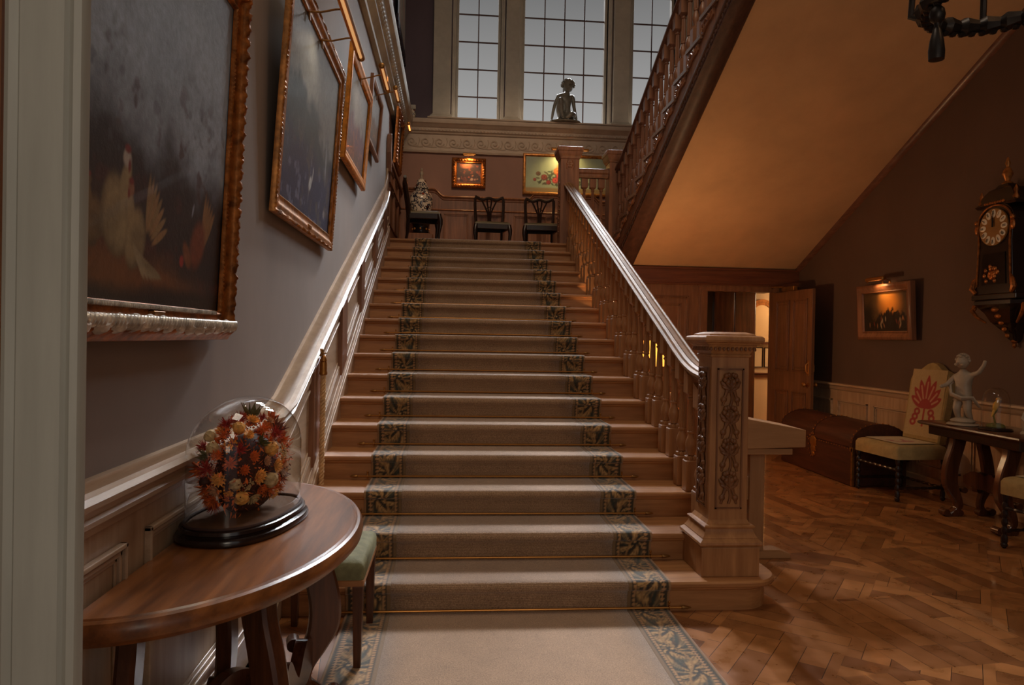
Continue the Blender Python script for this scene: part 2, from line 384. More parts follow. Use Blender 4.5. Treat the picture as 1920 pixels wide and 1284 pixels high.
# cornice ledge with running scroll frieze
def cornice_prof(y, s=1):
    # (y, z) going out from the wall
    q = [(0, 4.56), (.05, 4.56), (.06, 4.585), (.035, 4.60), (.035, 4.615), (.02, 4.62), (.02, 4.865), (.05, 4.88), (.06, 4.90), (.09, 4.915),
         (.10, 4.96), (.13, 4.975), (.15, 5.0), (.19, 5.02), (.20, 5.05), (.20, 5.085), (.0, 5.10), (-.2, 5.11), (-.2, 4.56)]
    return [(y-a, z) for a, z in q]
b = MB(); b.sweep_y(cornice_prof(YB), [(XWL+.02, 0), (XW+.2, 0)])
co = struct(b.build('trim_2', M['stone_w'], smooth=25), 'carved cornice ledge below the tall windows')
b = MB(); b.box((-.62, YB-.19, 5.098), (4.5, YB-.02, 5.125), .004); b.build('sill_board', M['stone_w'], co)
b = MB()
def scroll_pts(cx, cz, r, turns, s, a0):
    n = int(18*turns); return [(cx+s*(r*(1-.8*t/n))*math.cos(a0+2*PI*turns*t/n), cz+(r*(1-.8*t/n))*math.sin(a0+2*PI*turns*t/n)) for t in range(n+1)]
x = -.88; yy = YB-.024
while x < 4.6:
    p = scroll_pts(x, 4.745, .082, 1.35, -1, R(200)); b.tube([(q[0], yy, q[1]) for q in p], .016, 6)
    b.tube([(x+.075*math.cos(t), yy, 4.745+.082*math.sin(t)) for t in [R(-20-12*k) for k in range(6)]]+[(x+.12, yy, 4.655), (x+.19, yy, 4.66)], .010, 6)
    b.tube([(x+.03, yy, 4.66), (x+.11, yy, 4.68), (x+.135, yy, 4.76), (x+.12, yy, 4.81)], .009, 5)
    x += .232
b.build('running_scroll', M['stone_w'], co, smooth=True)
b = MB(); x = -1
while x < 4.8:
    b.ell((x, YB-.088, 4.937), (.022, .014, .02), 8, 5); x += .058
b.build('bead_moulding', M['stone_w'], co, smooth=True)
# left wall cornice, same height, deep
b = MB(); q = [(0, 4.62), (.05, 4.62), (.055, 4.66), (.03, 4.67), (.03, 4.73), (.06, 4.77), (.10, 4.80), (.105, 4.84), (.13, 4.86), (.16, 4.95), (.20, 4.99), (.215, 5.05), (.215, 5.09), (0, 5.1)]
b.sweep_x([(XWL+a, z) for a, z in q], [(YB, 0), (3.0, 0)])
cl = struct(b.build('trim_3', M['stone'], smooth=25), 'carved cornice along the left wall')
b = MB(); random.seed(3); y = 3.2
while y < 11.7:
    b.ell((XWL+.125, y, 4.90), (.03, .045, .035), 7, 5); b.ell((XWL+.115, y+.05, 4.86), (.02, .02, .02), 6, 4)
    b.ell((XWL+.19, y, 5.01), (.016, .022, .02), 6, 4); b.ell((XWL+.19, y+.05, 5.01), (.016, .018, .02), 6, 4); y += .1
b.build('leaf_carving', M['stone'], cl, smooth=True)

# ------------------------------------------------------------------ left wall dado
# level part beside the hall
def dado_rail_prof(x, w=1.0):
    return [(x, .0), (x+.035, -.005), (x+.045, -.02), (x+.04, -.035), (x+.022, -.05), (x+.022, -.07), (x+.012, -.10), (x, -.11), (x-.06, -.11), (x-.06, 0)]
YJ = 3.50
path = [(.9, 1.115), (YJ, 1.115), (YJ+.25, 1.165), (YJ+.55, 1.285)]
PT = lambda y: 1.285+(y-(YJ+.55))*.4045       # top of the sloping cap board
pts = path+[(5.5, PT(5.5)), (7, PT(7)), (8.6, PT(8.6)), (9.35, PT(9.35)), (9.60, PT(9.6)+.07), (9.72, PT(9.72)+.22), (9.76, PT(9.76)+.42)]
# broad plain cap board then bright moulded rail beneath it on the slope
b = MB()
def capprof(d): return [(XWL-.02, 0), (XWL+.018, -.004), (XWL+.022, -.012), (XWL+.022, -d), (XWL-.02, -d)]
rings = []
for y, z in pts:
    t = max(0, min(1, (y-YJ)/.6)); d = .05+.13*t
    rings.append([(px, y, z+dz) for px, dz in capprof(d)])
b.loft(rings); cap = struct(b.build('trim_4', M['oak_dado'], smooth=30), 'sloping oak cap board of the left dado')
b = MB(); rings = []
for y, z in pts[:-2]:
    t = max(0, min(1, (y-YJ)/.6)); d = .03+.15*t
    rings.append([(px, y, z-d+dz) for px, dz in [(XWL, 0), (XWL+.05, -.004), (XWL+.062, -.018), (XWL+.058, -.034), (XWL+.04, -.042), (XWL+.036, -.06), (XWL+.048, -.068), (XWL+.046, -.082), (XWL+.026, -.095), (XWL+.02, -.115), (XWL, -.12)]])
b.loft(rings); struct(b.build('baseboard_left_rail', M['oak_dado'], smooth=30))['kind'] = 'structure'
# end block of the cap at the landing
MBe = MB(); MBe.prism([(9.70, 3.70), (9.78, 3.70), (9.80, 4.2), (9.76, 4.235), (9.70, 4.2), (9.64, 3.95)], 'x', XWL-.02, XWL+.06)
struct(MBe.build('trim_5', M['oak_red'], bev=.008), 'raised oak end of the left dado cap at the landing')
# hall part below the level rail: backing board, stiles and raised mouldings
def wallpanel_level(b, y0, y1, z0, z1, x, rail=.02):
    """raised moulding frame of one panel on the left wall"""
    for k, (i, o) in enumerate(((.0, .022), (.018, .014), (.032, .006))):
        t = .014
        for a, c in (((y0+i, z0+i), (y1-i, z0+i+t)), ((y0+i, z1-i-t), (y1-i, z1-i)), ((y0+i, z0+i), (y0+i+t, z1-i)), ((y1-i-t, z0+i), (y1-i, z1-i))):
            b.box((x, a[0], a[1]), (x+o, c[0], c[1]))
struct(MB().box((XWL-.02, .9, .0), (XWL+.008, 4.2, 1.08)).build('wall_left_dado', M['oak_dadoz']))
b = MB(); wallpanel_level(b, 1.35, 2.05, .22, .90, XWL+.008); wallpanel_level(b, 2.2, 2.95, .22, .90, XWL+.008)
struct(b.build('trim_6', M['oak_dado'], bev=.003))
b = MB(); b.box((XWL, .9, 0), (XWL+.03, 3.9, .14)); b.box((XWL, .9, .14), (XWL+.018, 3.9, .165)); struct(b.build('baseboard_left', M['oak_dado'], bev=.004))
# sloping part: backing + raised rails + stiles with thickness
ZB = lambda y: .70+(y-4.981)*.4697           # top of the wall string
def quad_band(b, f0, f1, x0, x1, ya, yb, n=6):
    rings = []
    for i in range(n+1):
        y = ya+(yb-ya)*i/n; rings.append([(x0, y, f0(y)), (x1, y, f0(y)), (x1, y, f1(y)), (x0, y, f1(y))])
    b.loft(rings)
b = MB(); quad_band(b, lambda y: max(0, ZB(y)-.5), lambda y: PT(y)-.15, XWL-.02, XWL+.012, 3.6, 9.75)
struct(b.build('wall_left_stair_dado', M['oak_dado']))
b = MB()
quad_band(b, lambda y: max(0.0, ZB(y)-.45), lambda y: ZB(y), XWL, XL, 3.2, 9.76)            # wall string
quad_band(b, lambda y: ZB(y)-.004, lambda y: ZB(y)+.03, XWL, XWL+.048, 3.2, 9.76)
quad_band(b, lambda y: ZB(y)+.03, lambda y: ZB(y)+.075, XWL, XWL+.036, 3.2, 9.76)
struct(b.build('trim_7', M['oak_dado'], bev=.004), 'pale oak wall string along the left of the stairs')
stiles = [(4.62, 4.85), (5.75, 6.02), (6.90, 7.14), (8.05, 8.30), (9.15, 9.4)]
zb2 = lambda y: ZB(y)+.075; zt2 = lambda y: PT(y)-.27
b = MB()
quad_band(b, lambda y: zb2(y)-.01, lambda y: zb2(y)+.09, XWL, XWL+.03, 3.6, 9.74)
quad_band(b, lambda y: zt2(y)-.06, lambda y: zt2(y)+.08, XWL, XWL+.03, 3.6, 9.74)
for lo in (3.75,)+tuple(s[1] for s in stiles): pass
struct(b.build('trim_8', M['oak_dado'], bev=.003))
b = MB()
for y0, y1 in stiles: quad_band(b, lambda y: zb2(y)+.02, lambda y: zt2(y)+.0, XWL, XWL+.046, y0, y1, 1)
struct(b.build('trim_9', M['oak_red'], bev=.003), 'upright stiles of the sloping dado')  # browner oak than the rest paints in the shade of their unlit ends
edges = [3.75]+[q for s in stiles for q in s]
b = MB()
for i in range(0, len(edges)-1, 2):
    ya, yb = edges[i]+.04, edges[i+1]-.04
    for k, (f, xo) in enumerate(((.10, .03), (.125, .02))):
        for base, sgn in ((zb2, 1), (zt2, -1)):
            quad_band(b, lambda y: base(y)+sgn*f, lambda y: base(y)+sgn*(f+.018), XWL, XWL+xo, ya, yb, 2)
struct(b.build('trim_10', M['oak_dado'], bev=.003))
# landing dado on left and back walls
b = MB(); b.box((XWL-.02, 9.76, LZ), (XWL+.02, YB, LZ+1.06)); 
struct(b.build('wall_left_landing_dado', M['oak_red']))
b = MB()
for y0, y1 in ((9.85, 10.5), (10.6, 11.25), (11.35, 11.9)):
    wallpanel_level(b, y0, y1, LZ+.2, LZ+.72, XWL+.02); wallpanel_level(b, y0, y1, LZ+.78, LZ+1.0, XWL+.02)
b.box((XWL, 9.78, LZ+1.04), (XWL+.06, YB, LZ+1.1), .01)
b.box((XWL, 9.76, LZ), (XWL+.04, YB, LZ+.15), .006)
struct(b.build('trim_11', M['oak_red'], bev=.003))
def dz_back(x):
    z = 3.845
    def sm(a, b_, x): t = max(0, min(1, (x-a)/(b_-a))); return t*t*(3-2*t)
    z += .12*(1-sm(-.50, -.32, x)); z += .095*sm(1.10, 1.21, x)*(1-sm(2.22, 2.34, x)); return z
xs = [XWL+.02+i*.03 for i in range(int((XW-XWL)/.03)+1)]
b = MB(); b.loft([[(x, YB, LZ), (x, YB-.02, LZ), (x, YB-.02, dz_back(x)-.03), (x, YB, dz_back(x)-.03)] for x in xs])
struct(b.build('wall_back_dado', M['oak_red']))
b = MB(); b.sweep_y([(YB, 0), (YB-.06, -.004), (YB-.068, -.018), (YB-.06, -.034), (YB-.04, -.045), (YB-.035, -.07), (YB-.02, -.08), (YB, -.08)], [(x, dz_back(x)) for x in xs])
b.sweep_y([(YB, 0), (YB-.035, 0), (YB-.045, -.012), (YB-.035, -.024), (YB, -.03)], [(xs[0], 3.62), (XW, 3.62)])
b.box((XWL, YB-.04, LZ), (XW, YB, LZ+.14))
struct(b.build('trim_12', M['oak_red'], smooth=30), 'moulded dado rail with swan-neck steps on the back wall')
def panel_y(b, x0, x1, z0, z1, y, s=1):
    for i, o in ((.0, .024), (.016, .016), (.03, .008)):
        t = .013
        for a, c in (((x0+i, z0+i), (x1-i, z0+i+t)), ((x0+i, z1-i-t), (x1-i, z1-i)), ((x0+i, z0+i), (x0+i+t, z1-i)), ((x1-i-t, z0+i), (x1-i, z1-i))):
            b.box((a[0], y, a[1]), (c[0], y-o*s, c[1]))
b = MB()
for x0, x1 in ((-.95, -.42), (-.33, .10), (.20, .72), (.86, 1.42), (1.56, 2.2), (2.35, 3.1), (3.3, 4.2)): panel_y(b, x0, x1, LZ+.2, 3.55, YB-.02)
struct(b.build('trim_13', M['oak_red'], bev=.003))
# ------------------------------------------------------------------ landing slab and wall below it
struct(MB().box((XWL, Y0+G*(NS-1)+.1, LZ-.28), (XW, YB, LZ)).build('floor_landing', M['oak_x']))
b = MB(); b.box((1.6, 9.6, 0), (3.36, 9.7, 2.5)); b.box((3.36, 9.6, 2.19), (4.37, 9.7, 2.5)); b.box((4.37, 9.6, 0), (XW, 9.7, 2.5))
struct(b.build('wall_below_landing', M['panel']))
b = MB(); b.box((1.6, 9.555, 2.275), (XW, 9.6, 2.505)); b.box((1.6, 9.545, 2.26), (XW, 9.6, 2.285)); b.box((1.6, 9.54, 2.47), (XW, 9.6, 2.5))
struct(b.build('trim_14', M['panel_x'], bev=.005), 'dark beam above the panelled wall and doorway')
b = MB()
for x0, x1 in ((1.68, 2.38), (2.52, 3.12)):
    for z0, z1 in ((1.0, 2.10), (.2, .85)): panel_y(b, x0, x1, z0, z1, 9.6); panel_y(b, x0+.1, x1-.1, z0+.1, z1-.1, 9.6, .6)
struct(b.build('trim_15', M['panel'], bev=.003))
# doorway casing
b = MB()
for x0, x1 in ((3.27, 3.39), (4.345, 4.42)):
    b.box((x0, 9.57, 0), (x1, 9.72, 2.19)); b.box((x0+.02, 9.56, 0), (x1-.02, 9.6, 2.2))
b.box((3.27, 9.565, 2.18), (4.42, 9.72, 2.265)); b.box((3.25, 9.555, 2.245), (4.44, 9.6, 2.27))
struct(b.build('door_1', M['panel'], bev=.004), 'wooden casing of the open doorway below the landing')
# corridor beyond
struct(MB().box((3.0, 11.55, 0), (7.2, 11.7, 2.5)).build('wall_corridor', M['cream']))
struct(MB().box((3.0, 9.7, 0), (3.1, 11.6, 2.5)).build('wall_corridor_left', M['cream']))
struct(MB().box((7.0, 9.7, 0), (7.2, 11.7, 2.5)).build('wall_corridor_right', M['cream']))
struct(MB().box((4.9, 9.7, 0), (7.2, 9.8, 2.5)).build('wall_corridor_front', M['cream']))
struct(MB().box((4.7, 9.7, 2.5), (7.2, 11.7, 2.6)).build('ceiling_corridor', M['cream']))
b = MB(); b.box((4.6, 11.50, .93), (7, 11.56, .96), .01); b.box((4.6, 11.52, .88), (7, 11.56, .93)); b.box((4.6, 11.46, 1.445), (7, 11.56, 1.475), .005)
struct(b.build('trim_16', M['panel_x']), 'dark dado rail and shelf on the corridor wall')
cb = thing('cupboard', (4.42, 11.3, 0), 'tall dark brown cupboard with twin doors seen through the open doorway', 'cupboard')
MB().box((-.36, -.15, 0), (.37, .24, 2.34)).build('body', M['darkw'], cb, bev=.01)
for s in (-1, 1):
    d = MB(); x0, x1 = (-.34, -.005) if s < 0 else (.005, .35); d.box((x0, -.175, .1), (x1, -.15, 2.28)); d.build('door', M['mahog'], cb, bev=.006)
# right wall dado
b = MB(); b.box((XW-.015, 1.0, 0), (XW+.02, 9.55, .96)); struct(b.build('wall_right_dado', M['oak_dadoz']))
b = MB(); b.sweep_x([(XW, .985), (XW-.055, .98), (XW-.06, .962), (XW-.04, .945), (XW-.035, .92), (XW-.02, .90), (XW, .89)], [(1.0, 0), (9.55, 0)])
y = 9.2
while y > 1.5:
    for i, o in ((0, .024), (.02, .014)):
        t = .014
        for a, c in (((y-.62+i, .25+i), (y-i, .25+i+t)), ((y-.62+i, .78-i-t), (y-i, .78-i)), ((y-.62+i, .25+i), (y-.62+i+t, .78-i)), ((y-i-t, .25+i), (y-i, .78-i))):
            b.box((XW-.015, a[0], a[1]), (XW-.015-o, c[0], c[1]))
    y -= .76
struct(b.build('trim_17', M['oak_dado'], smooth=30), 'moulded dado rail of the right wall')
b = MB(); b.box((XW-.04, 1.0, 0), (XW, 9.5, .15), .006); struct(b.build('baseboard_right', M['oak_dado']))
# near door jamb on the left
b = MB()
b.prism([(-.752, 1.01), (-.75, .995), (-.742, .99), (-.733, .996), (-.728, .99), (-.672, .99), (-.668, .996), (-.660, .99), (-.652, .994), (-.649, 1.0), (-.649, 1.012), (-.70, 1.03), (-.752, 1.03)], 'z', 0, 3.4)
struct(b.build('door_2', M['jamb'], smooth=30), 'pale grey-green painted door jamb in the left foreground')
struct(MB().box((-1.3, 1.03, 0), (-.755-.02, 1.14, 3.4)).build('wall_front_return', M['panel']))
# ================================================================== LOWER FLIGHT
st = thing('staircase', (0.2, Y0, 0), 'broad golden oak staircase rising from the parquet hall to the landing', 'staircase', kind='structure')
def par(o, p):
    """keep world placement when parenting to a moved empty"""
    o.parent = p; o.location = o.location-p.location; return o
def tread_prof(yn, z, yb):
    return [(yn+.004, z-.034), (yn-.004+.002, z-.026), (yn-.002, z-.012), (yn+.004, z-.003), (yn+.012, z), (yb, z), (yb, z-.036), (yn+.03, z-.036)]
proto = None
for k in range(1, NS+1):
    yr = Y0+G*(k-1); z = H*k
    if k == 1:
        # curtail step with a rounded end beneath the newel
        def outline(yf, xe, rb):
            pts = [(XL, yf)]; rr = rb
            for i in range(9):
                a = -PI/2+i*PI/2/8; pts.append((xe-rr+rr*math.cos(a), yf+rr+rr*math.sin(a)))
            pts += [(xe, 4.14), (xe-.06, 4.27), (XL, 4.27)]; return pts
        t = MB(); o1 = outline(yr-.03, 1.72, .2); o2 = outline(yr-.022, 1.712, .19); o3 = outline(yr+.0, 1.67, .18)
        t.loft([[(p[0], p[1], H-.036) for p in o2], [(p[0], p[1], H-.026) for p in o1], [(p[0], p[1], H-.010) for p in o1], [(p[0], p[1], H) for p in outline(yr-.02, 1.71, .19)]])
        par(t.build('tread', M['oak_x'], smooth=30), st)
        r = MB(); r.loft([[(p[0], p[1], 0) for p in o3], [(p[0], p[1], H-.036) for p in o3]])
        par(r.build('riser', M['oak_x'], smooth=30), st)
        r = MB(); q1 = outline(yr-.012, 1.68, .185); r.loft([[(p[0], p[1], H-.036) for p in q1], [(p[0], p[1], H-.044) for p in q1], [(p[0], p[1], H-.055) for p in o3]])
        par(r.build('scotia', M['oak_x'], smooth=30), st)
        continue
    if k <= 3 or k == NS:
        t = MB(); yb = yr+G+.01 if k < NS else yr+.1
        t.prism([(y, zz) for y, zz in tread_prof(yr-.03, z, yb)], 'x', XL, 1.50)
        to = par(t.build('tread', M['oak_x'], smooth=30), st)
        r = MB(); r.box((XL, yr, z-H), (1.47, yr+.02, z-.034))
        r.prism([(yr, z-.036), (yr-.014, z-.036), (yr-.012, z-.046), (yr, z-.056)], 'x', XL, 1.48)
        ro = par(r.build('riser', M['oak_x'], smooth=30), st)
        if k == 3: proto = (to, ro)
    else:
        for src in proto:
            c = src.copy(); COL.objects.link(c); c.location = src.location+Vector((0, G*(k-3), H*(k-3)))
saw = [(Y0+.02, 0), (LY+.02, 0), (LY+.02, LZ-.04)]
for k in range(NS-1, 0, -1):
    yr = Y0+G*(k-1); saw += [(yr+G, H*k-.04), (yr+.01, H*k-.04)]
par(MB().prism(saw, 'x', 1.42, 1.462).build('outer_string', M['oak']), st)

# ------------------------------------------------------------------ balusters
def baluster_bm(h, mat, name, parent):
    b = MB(); s = .044
    b.box((-s, -s, 0), (s, s, .205), .006)
    for k in range(8):                                     # leaf collar
        a = 2*PI*(k+.5)/8; b.ell((.03*math.cos(a), .03*math.sin(a), .214), (.016, .016, .02), 6, 4)
    zt = h-.15
    prof = [(.020, .20), (.020, .232), (.026, .238), (.024, .248), (.034, .275), (.038, .30), (.034, .33), (.022, .362), (.019, .375), (.026, .382), (.026, .392), (.021, .398)]
    b.lathe(prof, n=14)
    n = 24; rings = []
    for z, r in ((.398, .025), (.42, .026), (zt-.05, .019), (zt-.035, .019)):
        rings.append([((r*(1 if k % 2 else .86))*math.cos(2*PI*k/n), (r*(1 if k % 2 else .86))*math.sin(2*PI*k/n), z) for k in range(n)])
    b.loft(rings)
    b.lathe([(.019, zt-.04), (.027, zt-.032), (.027, zt-.024), (.020, zt-.018), (.024, zt-.006), (.034, zt+.004)], n=14)
    sl = H/G
    b.loft([[(-s*.6, -s*.6, zt-.004), (s*.6, -s*.6, zt-.004), (s*.6, s*.6, zt-.004), (-s*.6, s*.6, zt-.004)], [(-s, -s, zt+.012), (s, -s, zt+.012), (s, s, zt+.012), (-s, s, zt+.012)],
            [(-s, -s, h-s*sl), (s, -s, h-s*sl), (s, s, h+s*sl), (-s, s, h+s*sl)]])
    o = b.build(name, mat, parent, smooth=35); return o
XB = 1.44
bal = thing('balustrade', (XB, 4.0, H), 'oak balustrade of the lower stairs with polished handrail and big carved foot newel', 'balustrade', kind='structure')
cps = []
hb = .765                                                    # handrail underside above the nosing line
for k in range(2, NS+1):
    yn = Y0+G*(k-1)-.03; z = H*k
    for j, dy in enumerate((.052, .238)):
        y = yn+dy
        if k == NS: continue
        if not cps or len(cps) < 2:
            o = baluster_bm(zn(y)+hb-z, M['oak'], 'baluster', None); o.location = (XB, y, z); par(o, bal); cps.append((o, j, y, z))
        else:
            src = [c for c in cps if c[1] == j][0]
            c = src[0].copy(); COL.objects.link(c); c.location = src[0].location+Vector((0, y-src[2], z-src[3]))
def rail_prof(x, w=.07, h=.075):
    return [(x-w*.45, -h), (x-w*.75, -h*.8), (x-w*.7, -h*.62), (x-w, -h*.5), (x-w*1.02, -h*.28), (x-w*.8, -h*.12), (x-w*.62, -h*.22), (x-w*.56, -.006), (x-w*.3, 0.004), (x-w*.26, -.004), (x-w*.22, .006), (x+w*.22, .006), (x+w*.26, -.004), (x+w*.3, 0.004), (x+w*.56, -.006), (x+w*.62, -h*.22), (x+w*.8, -h*.12), (x+w*1.02, -h*.28), (x+w, -h*.5), (x+w*.7, -h*.62), (x+w*.75, -h*.8), (x+w*.45, -h)]
path = []
for y in [4.10, 4.18, 4.26, 4.34, 4.42, 4.5, 4.6, 4.75, 5, 6, 7, 8, 9, 9.6, 9.78]:
    e = max(0, (4.7-y)/.6); path.append((y, zn(y)+.835+.14*e*e))
b = MB(); b.sweep_x(rail_prof(XB-.005), path); par(b.build('handrail', M['rail'], smooth=35), bal)
# ---- foot newel
NX, NY = 1.432, 4.005
nw = bpy.data.objects.new('newel_post', None); COL.objects.link(nw); nw.location = (NX, NY, H); par(nw, bal); NW = nw
def sq(b, items, taper=0):
    b.loft([[(-w, -w, z), (w, -w, z), (w, w, z), (-w, w, z)] for w, z in items])
b = MB(); sq(b, [(.168, 0), (.168, .164), (.16, .170)]); b.build('plinth', M['oak'], nw, bev=.004)
b = MB(); sq(b, [(.155, 0.1700), (.175, 0.1728), (.182, 0.1821), (.180, 0.1942), (.168, 0.2034), (.160, 0.2105), (.160, 0.2155), (.150, 0.2283), (.142, 0.2460), (.137, 0.2581), (.137, 0.2638), (.146, 0.2681), (.148, 0.2766), (.140, 0.2837), (.127, 0.2873), (.119, 0.2993), (.113, 0.3100)])
b.build('base_moulding', M['oak'], nw, smooth=25)
b = MB(); sq(b, [(.113, .305), (.109, 1.24)]); b.build('shaft', M['oak'], nw, bev=.003)
# raised borders and carving on each face
def carved_panel(parent, w, h, mat, seed, narrow=False):
    """panel lies in local XZ, front towards -Y"""
    b = MB(); t = .009
    for a, c in (((-w, 0), (w, t)), ((-w, h-t), (w, h)), ((-w, 0), (-w+t, h)), ((w-t, 0), (w, h))): b.box((a[0], -.007, a[1]), (c[0], .004, c[1]))
    rnd = random.Random(seed); W_ = w*.8
    # central stem weaving and paired scrolls, leaves and fruit
    n = 60; b.tube([(W_*.16*math.sin(i*.42), -.006, .03+(h-.06)*i/n) for i in range(n+1)], .008, 6)
    z = .045; i = 0
    while z < h-.07:
        kind = i % 3
        for s in (-1, 1):
            if kind == 0:
                pts = [(s*W_*(.1+.62*math.sin(t*.5)), -.008, z+.05*math.cos(t)*(1-.03*t)+.03) for t in [q*.35 for q in range(12)]]
                b.tube(pts, [.010-.0004*q for q in range(12)], 6); b.ell((s*W_*.62, -.008, z+.02), (.018, .012, .018), 8, 5)
            elif kind == 1:
                for a in (25, 55, 85):
                    Mx = Matrix.Rotation(R(s*(90-a)), 3, 'Y')
                    b.ell((s*W_*.42*math.cos(R(a)), -.008, z+.05*math.sin(R(a))), (.011, .011, .032), 6, 5, Mx)
                b.tube([(s*W_*(.05+.55*q/8), -.008, z+.03*math.sin(q*.6)) for q in range(9)], .008, 6)
            else:
                for (dx, dz, r) in ((.25, 0, .014), (.55, .012, .012), (.42, .035, .012), (.2, .04, .011)):
                    b.ell((s*W_*dx, -.009, z+dz), (r*1.3, .014, r*1.3), 8, 5)
                Mx = Matrix.Rotation(R(s*40), 3, 'Y'); b.ell((s*W_*.6, -.007, z-.02), (.012, .010, .034), 6, 5, Mx)
        z += (.062, .058, .066)[kind]; i += 1
    o = b.build('carved_panel', mat, parent, smooth=50); return o
o = carved_panel(nw, .078, .80, M['oak_carve'], 1); o.location = (0, -.1125, .37)
for rz, x, y in ((-90, -.113, 0), (90, .113, 0)):
    c = o.copy(); COL.objects.link(c); c.location = (x, y, .37); c.rotation_euler = (0, 0, R(rz))
b = MB(); sq(b, [(.109, 1.2320), (.116, 1.2356), (.118, 1.2451), (.112, 1.2509), (.117, 1.2611), (.128, 1.2794), (.142, 1.3012), (.150, 1.3049), (.155, 1.3136), (.168, 1.3194), (.172, 1.3304), (.170, 1.3449), (.162, 1.3530), (.135, 1.3573), (.132, 1.3646), (.10, 1.3741), (.09, 1.3770)])
b.build('cap', M['oak'], nw, smooth=25)
b = MB()
for s4 in range(4):
    Mz = Matrix.Rotation(PI/2*s4, 3, 'Z')
    for i in range(11):
        x = -.125+.25*i/10; Mx = Mz @ Matrix.Rotation(R(-28), 3, 'X')
        b.ell(Mz @ Vector((x, -.131, 1.286)), (.010, .009, .020), 6, 5, Mx)
b.build('leaf_frieze', M['oak_carve'], nw, smooth=True)

# ------------------------------------------------------------------ landing newels and short rail
def landing_newel(x, y, ztop, zbot, mat, parent, w=.13):
    n = bpy.data.objects.new('newel_post', None); COL.objects.link(n); n.location = (x, y, zbot); par(n, parent)
    h = ztop-zbot
    b = MB(); sq(b, [(w*.97, 0), (w*.97, .25), (w, .26), (w, h-.17)]); b.build('shaft', mat, n, bev=.004)
    b = MB(); sq(b, [(w, h-.17), (w+.008, h-.165), (w+.01, h-.15), (w+.02, h-.135), (w+.035, h-.10), (w+.04, h-.07), (w+.05, h-.06), (w+.052, h-.02), (w+.045, h-.008), (w+.02, h)])
    b.build('cap', mat, n, smooth=25)
    b = MB()                                            # carved rosette on the front face
    for a in range(6): b.ell((.028*math.cos(a*PI/3), -w-.002, h-.24+.034*math.sin(a*PI/3)), (.02, .01, .022), 7, 5)
    b.ell((0, -w-.004, h-.24), (.016, .012, .016), 8, 5)
    for s in (-1, 1): b.tube([(s*(.045), -w, h-.31), (s*.055, -w, h-.24), (s*.03, -w, h-.18)], .008, 6)
    b.build('rosette', mat, n, smooth=True); return n
n2 = landing_newel(1.45, 9.89, 4.155, 2.45, M['oak_red'], bal)
ub = thing('balustrade', (2.14, 9.89, LZ), 'dark reddish balustrade climbing the upper flight past the tall window', 'balustrade', kind='structure')
n3 = landing_newel(2.14, 9.89, 4.13, 2.45, M['oak_red'], ub)
# pendant carved strip on left face of first landing newel
b = MB(); z = 2.95-2.45
while z < 1.2: b.ell((-.134, 0, z), (.012, .03, .028), 7, 5); b.ell((-.134, .03, z+.03), (.01, .02, .016), 6, 4); b.ell((-.134, -.03, z+.03), (.01, .02, .016), 6, 4); z += .062
b.build('carved_drop', M['oak_red'], n2, smooth=True)
lr = thing('landing_rail', (1.8, 9.89, LZ), 'short level rail with turned balusters between the two landing newels', 'balustrade', kind='structure')
b = MB(); 
pr = [(y-1.43+9.89, z) for y, z in rail_prof(1.43, .06, .13)]
b.loft([[(1.58, y, 3.885+z) for y, z in pr], [(2.01, y, 3.885+z) for y, z in pr]]); par(b.build('handrail', M['oak_red'], smooth=35), lr)
b = MB(); b.box((1.58, 9.83, 2.45), (2.01, 9.93, LZ+.03), .01); par(b.build('base_rail', M['oak_red']), lr)
bo = baluster_bm(.94, M['oak_red'], 'baluster', None)
bo.data.transform(Matrix.Identity(4))
bo.location = (1.68, 9.89, LZ+.03-.02); par(bo, lr)
for x in (1.80, 1.92):
    c = bo.copy(); COL.objects.link(c); c.location = bo.location+Vector((x-1.68, 0, 0))

# ================================================================== UPPER FLIGHT
us = thing('staircase', (3.4, 9.7, LZ), 'upper flight of dark oak stairs returning overhead towards the camera on the right', 'staircase', kind='structure')
KU = 17
proto = None; XU = 2.09
def bracket_bm(mat):
    b = MB()
    # scrolled bracket under a tread end; local y back along tread, z down from tread
    out = [(.02, 0), (.33, 0), (.33, -.03), (.30, -.05)]
    for t in range(10): a = R(20+16*t); out.append((.22+.07*math.cos(a)-.0, -.09+.045*math.sin(a)-.0))
    out = [(.0, -.005), (.31, -.005), (.30, -.055), (.25, -.075), (.19, -.07), (.13, -.09), (.09, -.125), (.045, -.135), (.01, -.11)]
    b.loft([[( -.016, y, z) for y, z in out], [(.004, y, z) for y, z in out]])
    for cy, cz, r, s in ((.07, -.085, .038, 1), (.20, -.042, .028, -1)):
        p = scroll_pts(0, 0, r, 1.5, s, R(90)); b.tube([(-.020, cy+q[0], cz+q[1]) for q in p], .0065, 6)
    b.tube([(-.020, .10, -.06), (-.020, .14, -.03), (-.020, .18, -.055), (-.02, .25, -.05), (-.02, .29, -.02)], .007, 6)
    return b.build('bracket', mat, None, smooth=40)
M['oak_grey'] = wood('oak_worn_grey_sheen', rgb(138,104,84), rgb(96,66,52), 'y', .22, coat=.6)
brk = None
